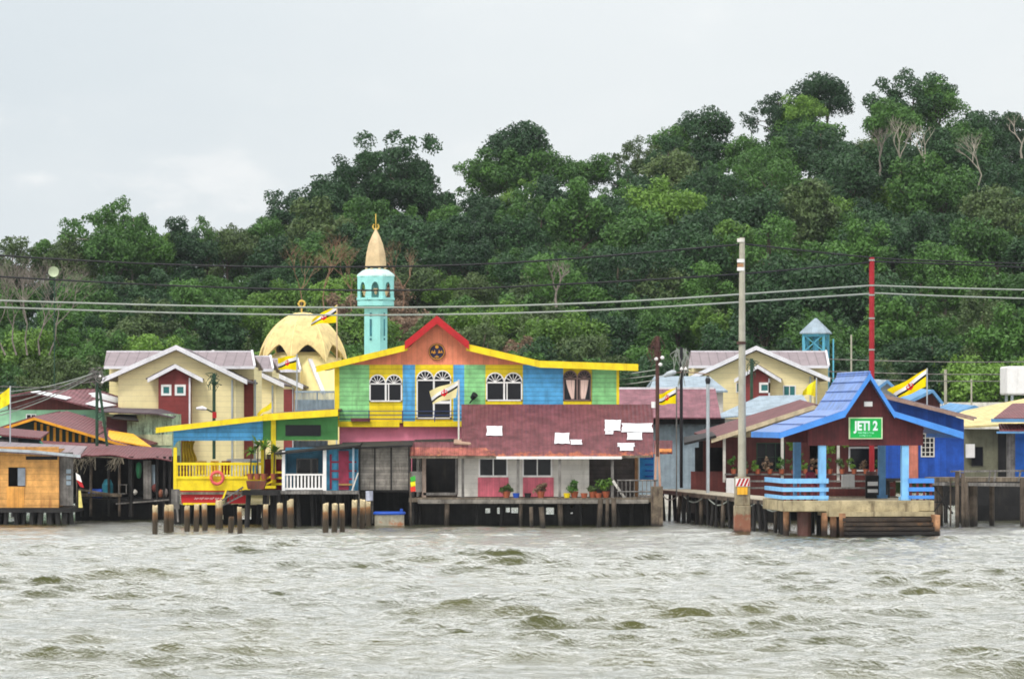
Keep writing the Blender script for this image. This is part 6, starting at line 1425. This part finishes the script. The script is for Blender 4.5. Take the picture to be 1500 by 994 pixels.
t = pole('red_pole', 'tall red pole rising behind the jetty gable', 1277, 155.0, 377, 700, .12, 'redpole'); D = 155.0
for py in (381, 418, 432, 466, 512): MB().tube([(X(1277, D), D, Z(py + 1.1, D)), (X(1277, D), D, Z(py - 1.1, D))], .145, 10).build('collar', M['wcab'], t)
MB().tube([(X(1277, D), D, -1), (X(1277, D), D, Z(690, D))], .26, 12).build('pier', M['rustpole'], t)
t = pole('rusty_pole', 'thin rusty pole with white insulators on a stained pier at the purple roof end', 963, 161.0, 492, 668, .09, 'rustpole'); D = 161.0
m = MB(); m.beam((X(962, D), D, Z(650, D)), (X(959, D), D, Z(714, D)), .1); m.beam((X(964, D), D, Z(650, D)), (X(967, D), D, Z(714, D)), .1); m.build('forked_foot', paint('pink_bare_wood', (180, 140, 120), dirt=.3), t)
m = MB(); m.pb(954, 971, 712, 775, D - .3, .55); m.build('pier', M['darkpile'], t)
for a, b in ((961, 526), (970, 524), (967, 534)): MB().lathe(X(a, D), D - .15, [(.02, Z(b + 2.5, D)), (.09, Z(b + 1, D)), (.1, Z(b - 1, D)), (.03, Z(b - 3, D))], 10).build('insulator', M['white'], t)
def tangle(px, py, d, w2, h2, n, mat, parent, seed, dr=1.0):
    m = MB(); rg = random.Random(seed)
    for i in range(n):
        a = Vector((X(px + rg.uniform(-w2, w2), d), d + rg.uniform(-.3, .3), Z(py + rg.uniform(-h2, h2), d))); b = a + Vector((rg.uniform(-.25, .25), rg.uniform(-.2, .2), -rg.uniform(.1, .9) * dr)); mid = (a + b) / 2 + Vector((rg.uniform(-.3, .3), 0, rg.uniform(-.1, .2)))
        m.tube([a, a.lerp(mid, .6), mid, mid.lerp(b, .6), b], .018, 4)
    m.build('cable_tangle', M[mat], parent)
tangle(963, 500, D, 5, 8, 26, 'rustpole', t, 1, 1.3)
m = MB(); m.beam((X(963, D), D, Z(552, D)), (X(990, D), D - .3, Z(545, D)), .05); m.build('lamp_arm', M['metal'], t); m = MB(); m.tube([(X(972, D), D - .2, Z(551, D)), (X(978, D), D - .25, Z(548, D)), (X(985, D), D - .3, Z(545.5, D)), (X(990, D), D - .3, Z(545, D))], [.06, .13, .14, .07], 10); m.build('lamp_head', M['metal'], t)
MB().tube([(X(957, D), D - .1, Z(597, D)), (X(957, D), D - .1, Z(588, D))], .1, 10).build('meter_jar', M['white'], t)
t = pole('cable_pole', 'dark pole crowned by a tangle of pale cables, right of the rusty pole', 998, 173.0, 508, 714, .08, 'black'); tangle(998, 512, 173, 8, 3, 24, 'wcab', t, 2, 2.4)
for a in (998, 1004): MB().lathe(X(a, 173), 172.8, [(.02, Z(543, 173)), (.09, Z(541, 173)), (.02, Z(537, 173))], 8).build('insulator', M['white'], t)
t = pole('slim_grey_pole', 'slim grey pole standing left of the tall concrete pole before the brown house', 1037, 164.0, 552, 722, .085, 'metal'); MB().lathe(X(1037, 164), 164, [(.1, Z(562, 164)), (.13, Z(556, 164)), (.05, Z(550, 164))], 8).build('cap', M['black'], t)
t = pole('green_cable_pole', 'dark green cable pole in front of the right cream house bay', 1101, 195.0, 525, 640, .09, 'dgpole'); tangle(1101, 528, 195, 3, 4, 16, 'dgpole', t, 3)
t = pole('lamp_pole', 'green pole with a small street lamp before the biggest cream house', 313.5, 178.0, 547, 672, .085, 'dgpole', cat='lamp pole'); tangle(313, 553, 178, 3, 8, 24, 'dgpole', t, 4, .8)
m = MB(); m.beam((X(313, 178), 178, Z(604, 178)), (X(303, 178), 177.8, Z(599, 178)), .07); m.build('lamp_arm', M['dgpole'], t); MB().tube([(X(303, 178), 177.8, Z(599, 178)), (X(297, 178), 177.8, Z(597.5, 178)), (X(288, 178), 177.8, Z(598, 178))], [.07, .12, .06], 8).build('lamp_head', M['trim'], t)
MB().pb(311, 317, 603, 612, 177.8, .1).build('red_box', M['red'], t)
t = thing('trestle_pole', 'green A shaped pole carrying a knot of cables above the left huts', 'pole', base(143, 172)); D = 172.0
m = MB(); m.tube([(X(142, D), D, Z(653, D)), (X(142, D), D, Z(545, D))], .08, 8); m.tube([(X(157, D), D, Z(653, D)), (X(146, D), D, Z(570, D))], .07, 8)
for py in (590, 615, 638): m.beam((X(142, D), D, Z(py, D)), (X(142 + (py - 560) * .17, D), D, Z(py - 8, D)), .05)
m.build('frame', M['dgpole'], t); tangle(140, 545, D, 6, 6, 44, 'greyv', t, 5, .8)
for a, b in ((147, 551), (150, 560)): MB().lathe(X(a, D), D - .1, [(.02, Z(b + 2, D)), (.08, Z(b, D)), (.02, Z(b - 2, D))], 8).build('insulator', M['white'], t)
for px, tp, d_, lab in ((1385, 541, 230, 'pale roadside post at the foot of the slope, left one'), (1423, 555, 234, 'thin pale roadside post at the foot of the slope, right one'), (1247, 490, 236, 'thin grey mast beside the red pole at the slope foot')):
    t = pole('roadside_post', lab, px, d_, tp, 625, .1 if px == 1385 else .06, 'concg')
for i, (px, b, d_) in enumerate(((1076, 498, 151), (1098, 497, 151))):
    pass
m = MB(); d_ = 238; m.box(X(1000, d_), X(1560, d_), d_, d_ + .3, .66, Z(589, d_)); tag(m.build('roadside_wall', M['offw']), 'low pale wall along the road at the foot of the slope', 'wall')

# ------------------------------------------------------------------ overhead wires
def wire(name, lab, pts, r, mat, grp='overhead wires', sag=0):
    # smooth curve through (px, py, d)
    P = [Vector((X(a, d), d, Z(b, d))) for a, b, d in pts]; out = []
    for i in range(len(P) - 1):
        p0 = P[i-1] if i else P[i] * 2 - P[i+1]; p3 = P[i+2] if i + 2 < len(P) else P[i+1] * 2 - P[i]
        for k in range(10):
            t = k / 10.0; a, b, c, e = p0, P[i], P[i+1], p3
            out.append(.5 * ((2 * b) + (c - a) * t + (2 * a - 5 * b + 4 * c - e) * t * t + (3 * b - a - 3 * c + e) * t ** 3))
    out.append(P[-1]); m = MB(); m.tube(out, r, 5); return tag(m.build(name, M[mat]), lab, 'wire', grp)
wire('overhead_wire', 'upper black wire sagging from the left edge to the concrete pole top', [(-60, 366, 150), (0, 374, 150), (240, 387, 150), (500, 391, 150), (760, 384, 150), (1085, 358, 150)], .04, 'black')
wire('overhead_wire', 'lower black wire sagging from the left edge past the concrete pole', [(-60, 397, 152), (0, 405, 152), (300, 420, 152), (590, 425, 152), (850, 415, 152), (1085, 401, 152), (1276, 384, 155)], .04, 'black')
wire('overhead_wire', 'upper pale wire reaching the red pole from the left edge', [(-60, 437, 153), (0, 440, 153), (300, 448, 153), (600, 450, 154), (900, 442, 154), (1277, 418, 155)], .04, 'wcab')
wire('overhead_wire', 'lower pale wire reaching the red pole from the left edge', [(-60, 447, 153), (0, 450, 153), (300, 459, 153), (600, 461, 154), (900, 453, 154), (1277, 430, 155)], .04, 'wcab')
wire('overhead_wire', 'black wire from the concrete pole top over the red pole to the right', [(1086, 357, 150), (1277, 377, 155), (1400, 383, 156), (1580, 388, 158)], .036, 'black')
wire('overhead_wire', 'second black wire leaving the red pole top to the right', [(1277, 383, 155), (1400, 387, 156), (1580, 395, 158)], .04, 'black')
wire('overhead_wire', 'upper pale wire leaving the red pole to the right', [(1277, 418, 155), (1400, 422, 156), (1580, 426, 158)], .036, 'wcab')
wire('overhead_wire', 'lower pale wire leaving the red pole to the right', [(1277, 429, 155), (1400, 434, 156), (1580, 439, 158)], .036, 'wcab')
for i, (a, b, lab) in enumerate(((566, 560, 'topmost'), (575, 548, 'second'), (583, 552, 'third'), (594, 546, 'fourth'), (603, 549, 'fifth'), (608, 551, 'lowest'))):
    wire('service_wire', '%s thin grey wire running from the left edge to the green trestle pole' % lab, [(-40, a + 4, 165), (0, a, 166), (70, (a + b) / 2 + 4, 169), (141, b - 2, 172)], .028, 'wcab' if i % 2 else 'greyv', 'service wires at the left')
for i, (y0_, y1_, lab) in enumerate(((545, 541, 'upper'), (552, 549, 'middle'), (560, 556, 'lower'))):
    wire('service_wire', '%s thin wire between the rainbow house eave and the rusty pole' % lab, [(905, y0_ + 3, 168), (930, y0_ + 1, 166), (963, y1_, 161)], .025, 'wcab', 'service wires at the right eave')
wire('service_wire', 'pale wire from the rusty pole past the cable pole to the cream house', [(963, 552, 161), (998, 545, 173), (1040, 548, 200)], .03, 'orangep', 'service wires at the right eave')
for i, (y0_, lab) in enumerate(((528, 'upper'), (546, 'middle'), (556, 'lower'))):
    wire('road_wire', '%s thin wire along the road at the foot of the slope' % lab, [(1180, y0_ - 3, 232), (1385, y0_ + 2, 229), (1580, y0_ + 1, 233)], .035, 'greyv', 'roadside wires')

# ------------------------------------------------------------------ flags
def flag_mat(name, faded=False):
    m = bpy.data.materials.new(name); m.use_nodes = True; nt = m.node_tree; nt.nodes.clear()
    uv = nn(nt, 'ShaderNodeUVMap'); sp = nn(nt, 'ShaderNodeSeparateXYZ'); nt.links.new(uv.outputs[0], sp.inputs[0])
    u, v = sp.outputs[0], sp.outputs[1]
    # band runs from the upper hoist to the lower fly; u counts from the hoist
    t = mth(nt, 'SUBTRACT', mth(nt, 'ADD', v, mth(nt, 'MULTIPLY', u, .45)), .72)
    yel = lin((238, 226, 170) if faded else (250, 224, 20))
    isw = mth(nt, 'MULTIPLY', mth(nt, 'GREATER_THAN', t, 0.0), mth(nt, 'LESS_THAN', t, 0.24)); isb = mth(nt, 'MULTIPLY', mth(nt, 'GREATER_THAN', t, -.14), mth(nt, 'LESS_THAN', t, 0.0))
    col = mixc(nt, isw, yel, lin((240, 240, 240))); col = mixc(nt, isb, col, lin((24, 22, 26)))
    du = mth(nt, 'SUBTRACT', u, .5); dv = mth(nt, 'MULTIPLY', mth(nt, 'SUBTRACT', v, .5), .55)
    r = mth(nt, 'SQRT', mth(nt, 'ADD', mth(nt, 'POWER', mth(nt, 'ABSOLUTE', du), 2), mth(nt, 'POWER', mth(nt, 'ABSOLUTE', dv), 2)))
    dv2 = mth(nt, 'SUBTRACT', dv, .035); r2 = mth(nt, 'SQRT', mth(nt, 'ADD', mth(nt, 'POWER', mth(nt, 'ABSOLUTE', du), 2), mth(nt, 'POWER', mth(nt, 'ABSOLUTE', dv2), 2)))
    ringm = mth(nt, 'MULTIPLY', mth(nt, 'LESS_THAN', r, .12), mth(nt, 'GREATER_THAN', r2, .085))
    stem = mth(nt, 'MULTIPLY', mth(nt, 'LESS_THAN', mth(nt, 'ABSOLUTE', du), .022), mth(nt, 'LESS_THAN', mth(nt, 'ABSOLUTE', dv), .14))
    wing = mth(nt, 'MULTIPLY', mth(nt, 'LESS_THAN', mth(nt, 'ABSOLUTE', du), .07), mth(nt, 'LESS_THAN', mth(nt, 'ABSOLUTE', mth(nt, 'SUBTRACT', dv, .06)), .016))
    em = mth(nt, 'MAXIMUM', mth(nt, 'MAXIMUM', ringm, stem), wing)
    col = mixc(nt, em, col, lin((214, 30, 44)))
    d = nn(nt, 'ShaderNodeBsdfDiffuse'); nt.links.new(col, d.inputs[0]); tr = nn(nt, 'ShaderNodeBsdfTranslucent'); nt.links.new(col, tr.inputs[0])
    mx = nn(nt, 'ShaderNodeMixShader'); mx.inputs[0].default_value = .3; nt.links.new(d.outputs[0], mx.inputs[1]); nt.links.new(tr.outputs[0], mx.inputs[2])
    o = nn(nt, 'ShaderNodeOutputMaterial'); nt.links.new(mx.outputs[0], o.inputs[0]); return m
FM, FMF = flag_mat('flag_cloth'), flag_mat('flag_cloth_faded', True)
def flag(lab, ht, hb, ft, fb, d, polep, mat=None, wave=.12, prad=.035, seed=0, pmat='metal'):
    """corners in px: hoist top, hoist bottom, fly top, fly bottom; polep = (px, top, bottom)"""
    t = thing('flag', lab, 'flag', base(polep[0], d, Z(polep[2], d)), 'flags on slender poles')
    nx, ny = 20, 10; vs = []; uvs = []
    for j in range(ny + 1):
        for i in range(nx + 1):
            u, v = i / nx, 1 - j / ny
            a = Vector(ht).lerp(Vector(ft), u); b = Vector(hb).lerp(Vector(fb), u); p = a.lerp(b, 1 - v)
            py = p.y + (1.6 * math.sin(u * 6.5 + seed)) * u
            vs.append((X(p.x, d), d + wave * math.sin(u * 8 + v * 1.2 + seed) * (u ** .6), Z(py, d))); uvs.append((u, v))
    m = MB().add(vs, [(j*(nx+1)+i, j*(nx+1)+i+1, (j+1)*(nx+1)+i+1, (j+1)*(nx+1)+i) for j in range(ny) for i in range(nx)])
    o = m.build('flag_cloth', mat or FM, t, smooth=True)
    ul = o.data.uv_layers.new(name='UVMap')
    for lp in o.data.loops: ul.data[lp.index].uv = uvs[lp.vertex_index]
    MB().pt([(polep[0], polep[1], d), (polep[0], polep[2], d)], prad, 6).build('pole', M[pmat], t)
flag('flag flying against the mosque dome, highest of the flags', (492.5, 447), (492.5, 472), (458, 466), (455, 476), 175, (493.5, 446, 600), seed=1, pmat='copper')
flag('flag flying before the farthest cream house, below the dome', (434, 521), (434, 542), (407, 523), (408, 540), 176, (435, 519, 600), seed=2.2)
flag('faded flag flying in front of the rainbow house balcony door', (672, 557), (668, 582), (629, 572), (634, 591), 163, (672, 556, 700), mat=FMF, seed=.4, prad=.045, pmat='offw')
flag('half faded flag beside the rusty pole', (990, 568), (990, 591), (964, 577), (965, 592), 164, (991, 566, 726), mat=FM, seed=3, prad=.03, pmat='greyv')
flag('largest yellow flag streaming over the blue cottages', (1357, 540), (1356, 566), (1300, 572), (1318, 584), 172, (1358, 539, 640), seed=5, wave=.3)
ylw = paint('plain_yellow_cloth', (250, 220, 20), dirt=.05)
flag('plain yellow flag cut by the left edge', (14, 567), (14, 591), (-14, 590), (-10, 606), 166, (15, 565, 650), mat=ylw, seed=1.2)
flag('narrow plain yellow pennant above the verandah fascia', (398, 588), (399, 597), (376, 606), (379, 609), 164.5, (399, 587, 615), mat=ylw, seed=.3, wave=.05)
flag('plain yellow flag beside the jetty roof, in front of the cream house', (1195, 556), (1194, 580), (1176, 571), (1175, 577), 170, (1196, 553, 600), mat=ylw, seed=2)
